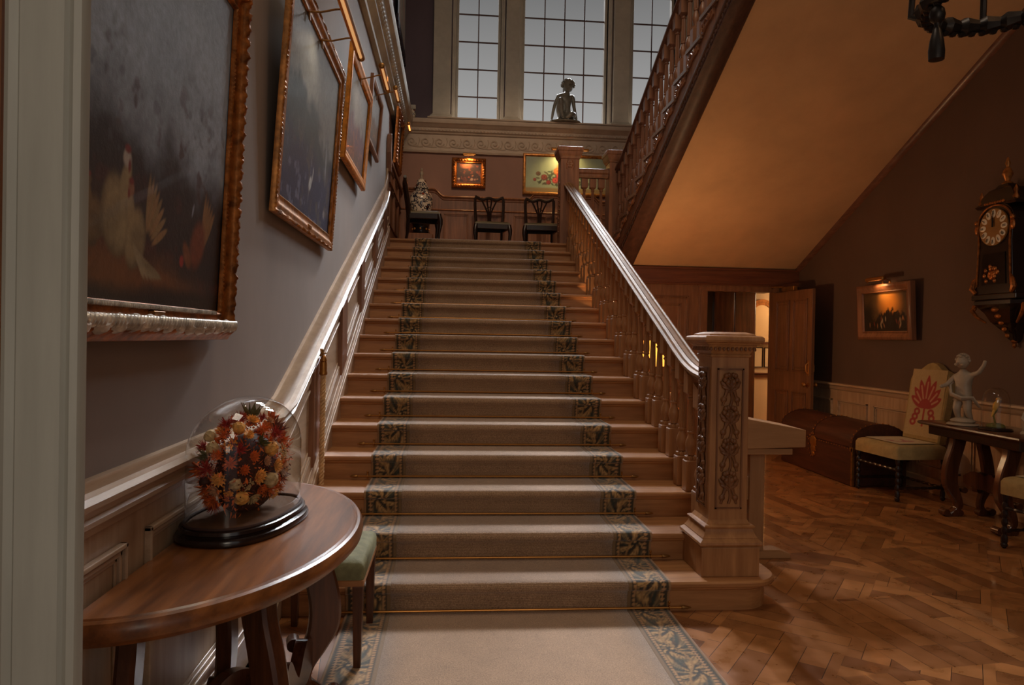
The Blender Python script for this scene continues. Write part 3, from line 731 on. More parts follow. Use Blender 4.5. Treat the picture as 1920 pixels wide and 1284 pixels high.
for k in range(1, KU+1):
    yn = 9.71-G*(k-1); z = LZ+H*k; yr = yn-.03
    if proto is None:
        t = MB(); t.prism([(2*yn-y, zz) for y, zz in tread_prof(yn, z, yn+G+.04)], 'x', XU-.03, XW)
        # moulded return under the tread end
        t.prism([(yn-.01, z-.036), (yn-G, z-.036), (yn-G, z-.05), (yn-.02, z-.05)], 'x', XU-.018, XU+.02)
        to = par(t.build('tread', M['oak_grey'], smooth=30), us)
        r = MB(); r.box((XU+.01, yr-.02, z-H), (XW, yr, z-.034)); ro = par(r.build('riser', M['oak_red'], smooth=30), us)
        bk = bracket_bm(M['oak_red']); bk.data.transform(Matrix.Scale(-1, 4, (0, 1, 0))); bk.data.flip_normals()
        bk.location = (XU-.001, yn-.01, z-.045); par(bk, us); proto = (to, ro, bk)
    else:
        for src in proto:
            c = src.copy(); COL.objects.link(c); c.location = src.location+Vector((0, -G*(k-1), H*(k-1)))
saw = [(9.75, LZ-.38)]
saw = [(9.70, zu(9.7)-.40)]
for k in range(1, KU+1):
    yn = 9.71-G*(k-1)-.03; saw += [(yn, LZ+H*(k-1)-.036 if k > 1 else LZ-.03), (yn, LZ+H*k-.036)]
ye = 9.71-G*KU; saw += [(ye, LZ+H*KU-.036), (ye, zu(ye)-.40)]
par(MB().prism(saw, 'x', XU, XU+.05).build('cut_string', M['oak_red']), us)
# heavy moulded beam under the string
b = MB()
def bz(y): return zu(y)
prof = [(XU+.0, -.355), (XU-.012, -.365), (XU-.012, -.385), (XU+.004, -.395), (XU+.008, -.455), (XU+.002, -.462), (XU+.004, -.475), (XU+.03, -.49), (XU+.06, -.515), (XU+.10, -.53), (XU+.17, -.535), (XU+.20, -.52), (XU+.22, -.49), (XU+.22, -.40), (XU+.05, -.355)]
# meets the soffit at its inner edge
def beamz(y, dz, px):
    t = max(0, (px-XU)/.22); off = zs(y)-(bz(y)-.46); return bz(y)+dz+off*t
b.loft([[(px, y, beamz(y, dz, px)) for px, dz in prof] for y in (9.98, 8.5, 7, 5.5, 4.2, 3.4)])
par(b.build('moulded_beam', M['oak_beam'], smooth=30), us)
b = MB(); y = 9.6
while y > 3.6:
    b.ell((XU+.003, y, bz(y)-.425), (.008, .030, .022), 6, 5, None); b.ell((XU+.002, y+.05, bz(y+.05)-.425), (.008, .012, .03), 6, 4); y -= .1
par(b.build('carved_band', M['oak_beam'], smooth=True), us)
cps = []
for k in range(1, KU+1):
    yn = 9.71-G*(k-1); z = LZ+H*k
    for j, dy in enumerate((.052, .238)):
        y = yn-dy
        src = [c for c in cps if c[1] == j]
        if not src:
            o = baluster_bm(zu(y)+.80-z, M['oak_red'], 'baluster', None); o.rotation_euler = (0, 0, PI); o.location = (2.145, y, z); par(o, ub); cps.append((o, j, y, z))
        else:
            s0 = src[0]; c = s0[0].copy(); COL.objects.link(c); c.location = s0[0].location+Vector((0, y-s0[2], z-s0[3]))
b = MB(); b.sweep_x(rail_prof(2.145, .062, .085), [(y, zu(y)+.875+.08*max(0, (y-9.3)/.5)) for y in (9.80, 9.6, 9.4, 9.2, 9, 8, 7, 6, 5, 4, 3.5)])
par(b.build('handrail', M['oak_red_y'], smooth=35), ub)

# ================================================================== RUNNER CARPET
def runner_path():
    P = [(0.2, .012)]
    y = .2
    P.append((Y0-.03, .012))
    e = .011
    for k in range(1, NS+1):
        yr = Y0+G*(k-1); z = H*k; z0 = H*(k-1)
        P += [(yr-.014, z0+e+.002), (yr-e, z0+.03), (yr-e-.002, z-.07), (yr-.022, z-.045), (yr-.041, z-.036), (yr-.043, z-.014), (yr-.036, z+.003), (yr-.020, z+e)]
        if k < NS: P += [(yr+G*.5, z+e), (yr+G-.03, z+e+.001)]
    P += [(LY+1.0, LZ+e)]
    return P
def resample(P, ds):
    out = [P[0]]; L_ = [0.0]; s = 0
    for a, c in zip(P[:-1], P[1:]):
        d = math.dist(a, c); n = max(1, int(math.ceil(d/ds)))
        for i in range(1, n+1): out.append((a[0]+(c[0]-a[0])*i/n, a[1]+(c[1]-a[1])*i/n)); L_.append(s+d*i/n)
        s += d
    return out, np.array(L_)
RC0, RC1 = -.685, 1.062; BW = .235
def carpet_mat():
    m, nt, N, L, B = newmat('runner_beige_weave')
    v = coords(N, L); n1 = noise_t(N, L, v, 160, 3, .7); n2 = noise_t(N, L, v, 7, 3)
    wv = N.new('ShaderNodeTexWave'); wv.wave_type = 'BANDS'; wv.bands_direction = 'Z'; wv.inputs['Scale'].default_value = 34; wv.inputs['Distortion'].default_value = 1.2
    wv.inputs['Detail'].default_value = 2; L.new(v, wv.inputs[0])
    mx = N.new('ShaderNodeMixRGB'); mx.blend_type = 'MULTIPLY'; mx.inputs[0].default_value = .8
    L.new(ramp(N, L, n1, [(.3, rgb(124,94,70)), (.7, rgb(190,154,120))]), mx.inputs[1])
    L.new(ramp(N, L, wv.outputs['Fac'], [(0, (.66,.62,.58,1)), (.6, (1,1,1,1))]), mx.inputs[2])
    m2 = N.new('ShaderNodeMixRGB'); m2.blend_type = 'MULTIPLY'; m2.inputs[0].default_value = .5
    L.new(mx.outputs[0], m2.inputs[1]); L.new(ramp(N, L, n2, [(.3, (.8,.8,.8,1)), (.7, (1.1,1.1,1.1,1))]), m2.inputs[2])
    L.new(m2.outputs[0], B.inputs['Base Color']); B.inputs['Roughness'].default_value = .85; B.inputs['Sheen Weight'].default_value = .35
    B.inputs['Specular IOR Level'].default_value = .2
    bump(N, L, B, n1, .6, .004); return m
M['carpet'] = carpet_mat(); M['border'] = attrmat('runner_leaf_border', .85, .5, 200, .3)
run = thing('stair_runner', (.19, 3.0, 0), 'long beige stair carpet with dark green and tan leaf borders running up the oak stairs', 'carpet')
def band(x0, x1, ds, nx, mat, name):
    P, S = resample(runner_path(), ds)
    xs = [x0+(x1-x0)*i/nx for i in range(nx+1)]
    nv_ = len(P)*(nx+1)
    vs = [(x-.19, p[0]-3.0, p[1]) for p in P for x in xs]
    fs = [(i*(nx+1)+j, i*(nx+1)+j+1, (i+1)*(nx+1)+j+1, (i+1)*(nx+1)+j) for i in range(len(P)-1) for j in range(nx)]
    me = bpy.data.meshes.new(name); me.from_pydata(vs, [], fs); me.materials.append(mat)
    me.polygons.foreach_set('use_smooth', [True]*len(me.polygons))
    o = bpy.data.objects.new(name, me); COL.objects.link(o); o.parent = run
    m = o.modifiers.new('pile', 'SOLIDIFY'); m.thickness = .009; m.offset = -1
    u = np.tile(np.linspace(0, 1, nx+1), len(P)); s = np.repeat(S, nx+1); return o, u, s
o, u, s = band(RC0+BW, RC1-BW, .05, 8, M['carpet'], 'carpet_field')
def hash2(a, b): return np.mod(np.sin(a*127.1+b*311.7)*43758.5453, 1)
def vnoise(x, y):
    xi, yi = np.floor(x), np.floor(y); fx, fy = x-xi, y-yi; fx = fx*fx*(3-2*fx); fy = fy*fy*(3-2*fy)
    return (hash2(xi, yi)*(1-fx)+hash2(xi+1, yi)*fx)*(1-fy)+(hash2(xi, yi+1)*(1-fx)+hash2(xi+1, yi+1)*fx)*fy
def fbm(x, y, o_=4): return sum(vnoise(x*2**i+7*i, y*2**i+3*i)/2**(i+1) for i in range(o_))/(1-.5**o_)
def sm01(a, b_, x): t = np.clip((x-a)/(b_-a), 0, 1); return t*t*(3-2*t)
def mixc(c, d, t): return c*(1-t[:, None])+np.array(d)*t[:, None]
def lin(r, g, b_): return np.array(rgb(r, g, b_)[:3])
def border_cols(u, s):
    """u 0 = outer edge, 1 = inner; s metres along"""
    w = BW; x = u*w
    c = np.tile(lin(34, 30, 20), (len(u), 1))*(.7+.9*fbm(u*9, s*22, 3))[:, None]
    per = .46
    for (cx, off, sg) in ((.135, 0, 1), (.10, .23, -1)):
        ss = np.mod(s+off+per/2, per)-per/2
        dx, dy = x-cx, ss; r = np.hypot(dx, dy)+1e-4; th = np.arctan2(dy, dx)*sg
        lobes = np.sin(8*th+3.5*np.log(r/.05)+.8*np.sin(2*th)+24*r*np.sign(np.sin(2*th))*.2); env = sm01(.20, .15, r+.02*np.sin(8*th))*sm01(.02, .035, r)
        c = mixc(c, lin(176, 136, 84), env*sm01(-.15, .35, lobes)); vein = np.sin(24*th+8*np.log(r/.05))
        c = mixc(c, lin(92, 62, 34), env*sm01(.4, .9, vein)*.75)
        c = mixc(c, lin(52, 58, 48), sm01(.05, .02, np.abs(r-.09))*sm01(.0, .8, np.sin(2*th+4*np.log(r/.04)))*.6)
        c = mixc(c, lin(24, 24, 18), sm01(.026, .014, r))
        c = mixc(c, lin(186, 146, 96), sm01(.012, .006, r))
    stem = np.abs(x-(.12+.035*np.sin(s*2*PI/per)))
    c = mixc(c, lin(150, 112, 66), sm01(.008, .004, stem))
    n = fbm(x*60, s*60, 3); c = c*(0.72+.56*n)[:, None]
    c = mixc(c, lin(60, 48, 28), sm01(.030, .026, x)); c = mixc(c, lin(150, 110, 70), sm01(.012, .009, x))
    c = mixc(c, lin(44, 36, 24), sm01(.052, .050, x)*sm01(.028, .030, x))
    bd = np.hypot((x-.040)/.0105, (np.mod(s, .026)-.013)/.0105); c = mixc(c, lin(176, 130, 84), sm01(1.1, .8, bd))
    xi = w-x; c = mixc(c, lin(44, 36, 24), sm01(.048, .046, xi)); bd = np.hypot((xi-.037)/.009, (np.mod(s, .024)-.012)/.0105)
    c = mixc(c, lin(170, 126, 80), sm01(1.1, .8, bd)); c = mixc(c, lin(120, 92, 60), sm01(.024, .022, xi)); c = mixc(c, lin(56, 42, 26), sm01(.014, .012, xi)*sm01(.009, .011, xi))
    return c
o, u, s = band(RC0, RC0+BW, .0085, 30, M['border'], 'leaf_border'); paint(o, border_cols(u, s))
o, u, s = band(RC1-BW, RC1, .0085, 30, M['border'], 'leaf_border'); paint(o, border_cols(1-u, s+.13))

# ------------------------------------------------------------------ stair rods
ordn = ['lowest', 'second lowest', 'third lowest', 'fourth lowest', 'fifth lowest', 'sixth lowest', 'seventh lowest', 'eighth lowest', 'ninth lowest', 'tenth lowest', 'eleventh lowest', 'twelfth lowest', 'thirteenth lowest', 'fourth from the top', 'third from the top', 'second from the top', 'topmost']
rod = thing('stair_rod', (.176, Y0-.022, .026), '', 'stair rod', 'brass stair rods holding the runner')
b = MB(); xa, xb = -.952, .952
b.tube([(xa, 0, 0), (xa+.02, 0, 0), (xb-.02, 0, 0), (xb, 0, 0)], .0065, 8); b.build('bar', M['brass'], rod, smooth=True)
for s in (-1, 1):
    b = MB(); x = s*.952; b.tube([(x, 0, 0), (x+s*.004, 0, 0), (x+s*.03, 0, 0), (x+s*.055, 0, 0)], [.008, .011, .009, .002], 8); b.build('finial', M['brass_d'], rod, smooth=True)
    b = MB(); x = s*.885; b.box((x-.006, .008, -.02), (x+.006, .016, .03), .002); b.tube([(x, -.009*math.cos(t), .009*math.sin(t)) for t in [q*PI/6 for q in range(12)]], .004, 5, closed=True)
    b.ell((x, .006, .028), (.007, .006, .008), 8, 5); b.build('bracket', M['brass'], rod, smooth=True)
for k in range(NS):
    lb = 'brass stair rod across the carpet, %s on the stairs' % ordn[k]
    if k == 0: rod['label'] = lb
    else: dup(rod, (.176, Y0+G*k-.022, H*k+.026), None, lb)
# ================================================================== PICTURES
def frame_bm(w, h, prof, relief=None, seg=.012, arch=False):
    """prof: list of (distance in from the outer edge, height out of the wall). Local XZ, front -Y, centred in x, z from 0"""
    b = MB(); corners = [(-w/2, 0), (w/2, 0), (w/2, h), (-w/2, h)]
    dirs = [(1, 0), (0, 1), (-1, 0), (0, -1)]; inn = [(0, 1), (-1, 0), (0, -1), (1, 0)]
    rings = []
    for k in range(4):
        cx, cz = corners[k]; dx, dz = dirs[k]; ix, iz = inn[k]; L_ = w if k % 2 == 0 else h
        n = max(1, int(L_/seg)) if relief else 1
        for i in range(n+(0)):
            a = L_*i/n; ring = []
            for j, (d, o) in enumerate(prof):
                aa = d+(L_-2*d)*(a/L_)
                oo = o+(relief(aa, d, L_, k) if relief else 0)
                ring.append((cx+dx*aa+ix*d, -oo, cz+dz*aa+iz*d))
            rings.append(ring)
    b.loft(rings, False, False, loop=True); return b
def canvas(w, h, fn, nx, parent, mat, z0=0, y=0, name='canvas'):
    nz = max(2, int(nx*h/w)); X, Z = np.meshgrid(np.linspace(0, 1, nx+1), np.linspace(0, 1, nz+1))
    X = X.ravel(); Z = Z.ravel()
    vs = [(-w/2+w*a, y, z0+h*b_) for a, b_ in zip(X, Z)]
    fs = [(i*(nx+1)+j, i*(nx+1)+j+1, (i+1)*(nx+1)+j+1, (i+1)*(nx+1)+j) for i in range(nz) for j in range(nx)]
    me = bpy.data.meshes.new(name); me.from_pydata(vs, [], fs); me.materials.append(mat)
    o = bpy.data.objects.new(name, me); COL.objects.link(o); o.parent = parent
    paint(o, np.clip(fn(X, Z, w/h), 0.002, 1)); return o
M['oilpaint'] = attrmat('oil_painting', .42, .3, 55, 0, .12)
M['backing'] = plain('picture_backing', rgb(70, 50, 36), .8)
def picture(name, loc, rz, w, h, prof, fw, fn, nx, fmat, label, tilt=3, relief=None, smooth=40, inner=None, seg=.012):
    p = thing(name, loc, label, 'picture', rz=rz); p.rotation_euler = (R(tilt), 0, rz)
    frame_bm(w, h, prof, relief, seg).build('frame', fmat, p, smooth=smooth)
    cw, ch = w-2*fw, h-2*fw
    canvas(cw+.01, ch+.01, fn, nx, p, M['oilpaint'], fw-.005, -max(prof[-1][1]-.003, .007))
    MB().box((-w/2+.01, -.004, .01), (w/2-.01, 0, h-.01)).build('backing_board', M['backing'], p)
    return p
def blob(c, X, Z, asp, cx, cz, rx, rz_, col, rot=0, soft=.25, amt=1.0):
    """soft ellipse; radii in units of picture height"""
    dx = (X-cx)*asp; dz = Z-cz; ca, sa = math.cos(R(rot)), math.sin(R(rot))
    u = (dx*ca+dz*sa)/rx; v = (-dx*sa+dz*ca)/rz_; r = np.sqrt(u*u+v*v)
    t = sm01(1+soft, 1-soft, r)*amt
    return c*(1-t[:, None])+np.array(col)[None, :]*t[:, None]
def poultry(X, Z, a):
    sky = fbm(X*a*4+1, Z*5, 5); c = np.tile(lin(160, 176, 194), (len(X), 1))*(.6+.8*sky)[:, None]
    c = mixc(c, lin(120, 122, 122), sm01(.25, .75, X)*sm01(.55, .95, Z)*.5)
    dark = fbm(X*a*9, Z*9, 5)
    c = mixc(c, lin(30, 28, 32), sm01(.60, .34, Z+.22*(dark-.5)+.05*X))
    c = mixc(c, lin(66, 34, 32), sm01(.60, .74, fbm(X*a*14+5, Z*14+2, 4))*sm01(.75, .45, Z)*.75)
    c = mixc(c, lin(92, 98, 112), sm01(.66, .78, fbm(X*a*22+9, Z*20, 3))*sm01(.78, .5, Z)*sm01(.28, .42, Z)*.55)
    g = fbm(X*a*6+3, Z*10, 4)
    c = mixc(c, lin(112, 66, 28), sm01(.20, .10, Z+.10*(g-.5)+.12*(X-.4))*sm01(.98, .6, X)*.95)
    c = mixc(c, lin(24, 17, 14), sm01(.07, .02, Z+.08*(g-.5)))
    def fowl(c, cx, cz, s, body, head, flip=1, comb=True, tail=True):
        sh = tuple(q*.45 for q in body)
        c = blob(c, X, Z, a, cx+.006*flip, cz-.01, .090*s, .125*s, sh, -18*flip, .15)
        if tail:
            for k in range(6): c = blob(c, X, Z, a, cx+flip*(.085+.012*k)*s/a*1.1, cz+(.07-.022*k)*s, .016*s, .085*s, tuple(q*(.65+.10*(k % 2)) for q in body), -flip*(12+10*k), .3)
        c = blob(c, X, Z, a, cx, cz, .075*s, .112*s, body, -18*flip, .35)
        c = blob(c, X, Z, a, cx-flip*.045*s/a, cz+.10*s, .034*s, .085*s, body, 14*flip, .3)
        c = blob(c, X, Z, a, cx+flip*.015, cz-.02*s, .05*s, .07*s, tuple(q*.72 for q in body), 30*flip, .4)
        c = blob(c, X, Z, a, cx-flip*.05*s/a, cz+.185*s, .028*s, .03*s, head, 0, .3)
        if comb: c = blob(c, X, Z, a, cx-flip*.052*s/a, cz+.215*s, .022*s, .014*s, lin(120, 40, 34), 0, .4)
        c = blob(c, X, Z, a, cx-flip*.068*s/a, cz+.163*s, .009*s, .022*s, lin(120, 40, 34), 0, .4)
        return c
    c = fowl(c, .325, .175, .42, lin(112, 92, 62), lin(96, 80, 58), 1)
    c = fowl(c, .415, .205, .72, lin(150, 132, 96), lin(176, 166, 156), -1, True, False)
    for k in range(8): c = blob(c, X, Z, a, .545+.009*k, .255-.005*k*k*.3, .010, .070-.003*k, lin(138+8*(k % 2), 112, 74), -4-8*k, .25)
    c = fowl(c, .49, .165, .58, lin(148, 128, 92), lin(140, 96, 70), 1, True, False)
    for k in range(6): c = blob(c, X, Z, a, .515+.014*k, .105-.003*k, .009, .052, lin(150-5*k, 134-5*k, 104-5*k), 42+6*k, .25)
    for k in range(5): c = blob(c, X, Z, a, .865+.010*k, .285-.008*k, .011, .066, lin(136, 98, 58), -8-7*k, .3)
    c = blob(c, X, Z, a, .83, .195, .052, .075, lin(116, 56, 32), -30, .3)
    c = blob(c, X, Z, a, .765, .155, .022, .042, lin(124, 72, 40), 40, .3); c = blob(c, X, Z, a, .735, .135, .015, .016, lin(150, 40, 34), 0, .3)
    c = blob(c, X, Z, a, .79, .29, .006, .02, lin(150, 160, 180), -20, .4, .7)
    cr = fbm(X*a*60, Z*60, 3); return c*(.78+.44*cr)[:, None]
def heron(X, Z, a):
    n = fbm(X*a*5, Z*5, 5); c = np.tile(lin(136, 138, 134), (len(X), 1))*(.75+.5*n)[:, None]
    d = fbm(X*a*8+4, Z*8, 5)
    c = mixc(c, lin(66, 76, 78), sm01(.62, .5, Z+.25*(d-.5)-.08*np.sin(X*5)))
    c = mixc(c, lin(52, 56, 84), sm01(.46, .25, Z+.2*(d-.5)))
    c = mixc(c, lin(104, 96, 84), sm01(.6, .75, fbm(X*a*12, Z*9+3, 4))*sm01(.55, .3, Z)*.6)
    c = mixc(c, lin(128, 134, 160), sm01(.62, .74, fbm(X*a*16+8, Z*14+3, 4))*sm01(.5, .15, Z)*.6)
    c = blob(c, X, Z, a, .52, .2, .03, .045, lin(196, 200, 200), -35, .3); c = blob(c, X, Z, a, .56, .26, .008, .045, lin(200, 204, 204), -12, .4); c = blob(c, X, Z, a, .50, .13, .006, .05, lin(120, 120, 124), 0, .4)
    c = blob(c, X, Z, a, .82, .42, .02, .12, lin(150, 154, 160), 8, .5, .7); c = blob(c, X, Z, a, .86, .1, .03, .025, lin(170, 160, 160), 8, .5, .7)
    return c*(.8+.4*fbm(X*a*50, Z*50, 3))[:, None]
def landscape(c0, c1, c2, seed):
    def f(X, Z, a):
        n = fbm(X*a*5+seed, Z*5, 5); c = np.tile(c0, (len(X), 1))*(.75+.5*n)[:, None]
        d = fbm(X*a*7+seed, Z*6+seed, 5)
        c = mixc(c, c1, sm01(.6, .42, Z+.35*(d-.5))); c = mixc(c, c2, sm01(.3, .12, Z+.2*(d-.5)))
        c = mixc(c, lin(180, 120, 70), sm01(.62, .74, fbm(X*a*14+seed, Z*12, 4))*sm01(.6, .3, Z)*.5)
        return c*(.8+.4*fbm(X*a*50, Z*50, 3))[:, None]
    return f
def darkscene(X, Z, a):
    n = fbm(X*a*6, Z*6, 5); c = np.tile(lin(44, 26, 20), (len(X), 1))*(.6+.8*n)[:, None]
    c = blob(c, X, Z, a, .38, .84, .22, .10, lin(150, 90, 56), 0, .8, .8)
    c = mixc(c, lin(120, 56, 26), sm01(.58, .7, fbm(X*a*8+3, Z*7, 4))*.6)
    for cx, cz, s, col in ((.10, .22, .05, (190, 170, 150)), (.62, .2, .07, (170, 140, 120)), (.75, .2, .05, (150, 110, 90)), (.5, .3, .05, (130, 60, 40)), (.85, .22, .04, (140, 100, 70)), (.66, .38, .04, (150, 100, 60))):
        c = blob(c, X, Z, a, cx, cz, s, s*.8, lin(*col), 20, .5, .9)
    return mixc(c, lin(92, 50, 26), sm01(.12, .03, Z)*.8)
def flowers(X, Z, a):
    n = fbm(X*a*4, Z*4, 4); c = np.tile(lin(150, 158, 130), (len(X), 1))*(.85+.3*n)[:, None]
    c = mixc(c, lin(150, 122, 76), sm01(.16, .10, Z))
    rnd = random.Random(5)
    for i in range(150):
        an = rnd.uniform(0, PI); r = rnd.uniform(.05, .42); cx = .44+r*math.cos(an)*.9; cz = .22+r*math.sin(an)*1.0
        c = blob(c, X, Z, a, cx, cz, .06, .022, lin(60+rnd.randint(-10, 30), 72, 46), rnd.uniform(0, 180), .4, .9)
    c = blob(c, X, Z, a, .5, .20, .17, .09, lin(176, 160, 124), 0, .3)
    for cx, cz, s, col in ((.5, .72, .085, (236, 150, 60)), (.46, .60, .08, (230, 120, 54)), (.50, .46, .095, (206, 62, 50)), (.44, .34, .07, (196, 70, 60)), (.31, .42, .07, (140, 62, 44)), (.24, .52, .05, (120, 84, 56)), (.62, .42, .07, (176, 52, 60)), (.68, .3, .06, (170, 40, 54)), (.57, .6, .06, (232, 180, 120)), (.72, .5, .05, (200, 180, 150)), (.36, .28, .05, (150, 50, 44)), (.6, .28, .05, (220, 180, 150)), (.2, .35, .035, (150, 60, 40))):
        c = blob(c, X, Z, a, cx-.09, cz, s*1.35, s*1.2, lin(*[int(q*.7) for q in col]), 0, .25); c = blob(c, X, Z, a, cx-.094, cz+.012, s*.98, s*.84, lin(*col), 20, .4); c = blob(c, X, Z, a, cx-.09, cz+.01, s*.3, s*.25, lin(*[int(q*.6) for q in col]), 0, .5)
    return c
def battle(X, Z, a):
    n = fbm(X*a*6+2, Z*6, 5); c = np.tile(lin(84, 60, 34), (len(X), 1))*(.6+.7*n)[:, None]
    c = blob(c, X, Z, a, .60, .72, .34, .30, lin(232, 150, 60), 0, .8, .98); c = blob(c, X, Z, a, .5, .9, .2, .14, lin(226, 160, 80), 0, .8, .7)
    d = fbm(X*a*10, Z*9+4, 5); c = mixc(c, lin(30, 20, 13), sm01(.46, .34, Z+.4*(d-.5)+.35*np.abs(X-.62)-.13))
    c = mixc(c, lin(24, 16, 11), sm01(.30, .12, X)*sm01(.9, .5, Z))
    rnd = random.Random(2)
    for i in range(16): c = blob(c, X, Z, a, rnd.uniform(.12, .9), rnd.uniform(.1, .34), .02, .06, lin(*rnd.choice([(150, 100, 60), (120, 50, 30), (170, 150, 120)])), rnd.uniform(-30, 30), .5, .8)
    return c
def orn(amp, per, lo, hi):
    def f(a, d, L_, k):
        if d < lo or d > hi: return 0
        e = math.sin(PI*(d-lo)/(hi-lo)); return amp*e*(math.sin(2*PI*a/per+8*d/.1)*.6+.4*math.sin(2*PI*a/(per*.47)-14*d/.1)+.5*noise.noise(Vector((a*40, d*60, k))))
    return f
LW = XWL+.015
rot = R(90)
# big poultry painting
prof = [(0, 0), (0, .03), (.004, .045), (.012, .05), (.02, .060), (.03, .078), (.042, .09), (.055, .092), (.066, .084), (.074, .066), (.08, .052), (.09, .045), (.11, .038), (.118, .036), (.122, .044), (.128, .048), (.134, .044), (.137, .034), (.145, .024)]
def rel1(a, d, L_, k):
    if .013 < d < .056:
        e = math.sin(PI*(d-.013)/.043); return e*(.0045*math.sin(2*PI*a/.05+d*90)+.003*math.sin(2*PI*a/.021-d*60)+.005*noise.noise(Vector((a*50, d*80, k))))
    if .09 < d < .102: return .003*math.sin(2*PI*a/.016)
    return 0
p1 = picture('painting', (XWL+.025, 2.03, 1.462), rot, 1.60, 1.34, [(d*.74, o*.62) for d, o in prof], .106, poultry, 330, M['gilt_o'], 'large dark painting of hens and a cockerel in a carved gilt frame', 2.2, rel1, 50, seg=.009)
# silvered bottom member of its frame, carved foliage
bm = MB(); bm.tube([(-.76+i*.012, -.052, .048+.006*math.sin(i*.9)) for i in range(127)], [.020+.005*math.sin(i*.8) for i in range(127)], 8)
for i in range(76):
    x = -.76+i*.02; bm.ell((x, -.066, .055), (.012, .012, .022), 6, 5, Matrix.Rotation(R(35), 3, 'Y'))
bm.build('silvered_foliage', M['silver'], p1, smooth=True)
bm = MB()
for i in range(110): bm.ell((-.69+i*.012, -.030, .098), (.0075, .008, .008), 6, 4)
bm.build('silvered_bead', M['silver'], p1, smooth=True)
MB().box((.075, -.040, .068), (.155, -.022, .088), .002).build('title_plate', M['brass_d'], p1)
# tall heron painting
prof = [(0, 0), (0, .045), (.006, .06), (.014, .064), (.022, .06), (.03, .058), (.045, .064), (.058, .06), (.066, .045), (.085, .036), (.1, .036), (.106, .042), (.112, .040), (.12, .02)]
def rel2(a, d, L_, k): return (.005*math.sin(2*PI*a/.022) if d < .02 and d > 0 else 0)
p2 = picture('painting', (XWL+.02, 4.35, 2.085), rot, 1.64, 1.27, [(d*.9, o*.5) for d, o in prof], .106, heron, 240, M['gilt'], 'tall painting of a white heron in blue reeds in a beaded gilt frame', 3.5, rel2, 40)
MB().box((-.04, -.036, .04), (.04, -.022, .06), .002).build('title_plate', M['brass'], p2)
prof3 = [(0, 0), (0, .05), (.01, .062), (.03, .064), (.04, .056), (.055, .05), (.07, .052), (.08, .046), (.095, .03), (.10, .018)]
p3 = picture('painting', (XWL+.03, 6.22, 2.86), rot, 1.30, .90, [(d, o*.6) for d, o in prof3], .098, landscape(lin(150, 146, 140), lin(112, 84, 92), lin(96, 66, 52), 3.1), 150, M['gilt_b'], 'mid-sized pale landscape in a bright gold frame, right of the heron painting', 4)
p4 = picture('painting', (XWL+.03, 7.56, 3.415), rot, .95, .66, [(d, o*.6) for d, o in prof3[:6]+[(.07, .02)]], .068, landscape(lin(150, 150, 148), lin(110, 84, 60), lin(80, 60, 46), 8.4), 110, M['oak_red'], 'small painting in a plain brown wood frame near the top of the stairs', 4)
prof5 = [(0, 0), (0, .03), (.008, .04), (.02, .05), (.035, .055), (.05, .05), (.06, .035), (.07, .03), (.078, .034), (.085, .018)]
p5 = picture('painting', (XWL+.04, 10.62, 3.94), rot, .92, .80, prof5, .083, darkscene, 110, M['gilt_o'], 'dark painting in a carved glowing gilt frame on the left landing wall', 3, orn(.012, .05, .01, .06), 50)
# back wall
p6 = picture('painting', (.085, YB-.03, 3.985), 0, .57, .50, prof5, .083, darkscene, 130, M['gilt_o'], 'small dark figure painting in a carved gilt frame on the back wall', 2, orn(.014, .045, .006, .06), 50)
prof7 = [(0, 0), (0, .035), (.01, .042), (.03, .045), (.04, .036), (.05, .018)]
p7 = picture('painting', (1.78, YB-.03, 3.915), 0, 1.56, .69, prof7, .048, flowers, 260, M['gilt'], 'wide still life of orange and red flowers in a thin gilt frame', 2)
# right wall
prof8 = [(0, 0), (0, .05), (.01, .06), (.03, .065), (.05, .055), (.065, .04), (.08, .036), (.088, .042), (.095, .022)]
p8 = picture('painting', (XW-.04, 7.44, 1.535), R(-90), .98, .62, prof8, .092, battle, 150, M['oak_red'], 'golden-lit battle scene in a broad wooden frame on the right wall', 3)
# ------------------------------------------------------------------ picture lights
def picture_light(loc, rz, L_, arm, rise, label, glow, power, narms=2):
    t = thing('picture_light', loc, label, 'picture light', rz=rz)
    b = MB(); n = 10
    b.loft([[(x, .026*math.sin(a), .026*math.cos(a)) for a in [R(-130+260*i/n) for i in range(n+1)]]+[(x, .021*math.sin(a), .021*math.cos(a)) for a in [R(130-260*i/n) for i in range(n+1)]] for x in (-L_/2, L_/2)])
    sh = b.build('shade', M['brass'], t, smooth=40)
    b = MB(); 
    for s in (-1, 1): b = MB(); b.ell((s*L_/2, 0, 0), (.012, .026, .026), 10, 6); b.build('end_cap', M['brass_d'], t, smooth=True)
    b = MB(); b.tube([(-L_/2+.02, 0, -.004), (L_/2-.02, 0, -.004)], .010, 8); b.build('bulb', glow, t, smooth=True)
    for s in ((-1, 1) if narms == 2 else (0,)):
        b = MB(); x = s*L_*.22; b.tube([(x, arm, -rise), (x, arm*.7, -rise*.25), (x, arm*.3, .02), (x, .0, .026)], .0055, 6); b.box((x-.012, arm-.006, -rise-.05), (x+.012, arm+.002, -rise+.01), .002)
        b.build('arm', M['brass_d'], t, smooth=True)
    return t
M['glow_w'] = emis('tube_warm_white', (1, .55, .22, 1), .45); M['glow_o'] = emis('tube_amber', (1, .42, .10, 1), 2.2)
picture_light((XWL+.31, 4.16, 3.255), rot, .86, .20, .0, 'long brass picture light on two arms above the heron painting', M['glow_w'], 0)
picture_light((XWL+.31, 6.12, 3.68), rot, .56, .20, .02, 'brass picture light above the bright gold-framed landscape', M['glow_w'], 0, 1)
picture_light((XWL+.30, 7.50, 4.01), rot, .40, .21, .02, 'short brass picture light above the small brown-framed painting', M['glow_w'], 0, 1)
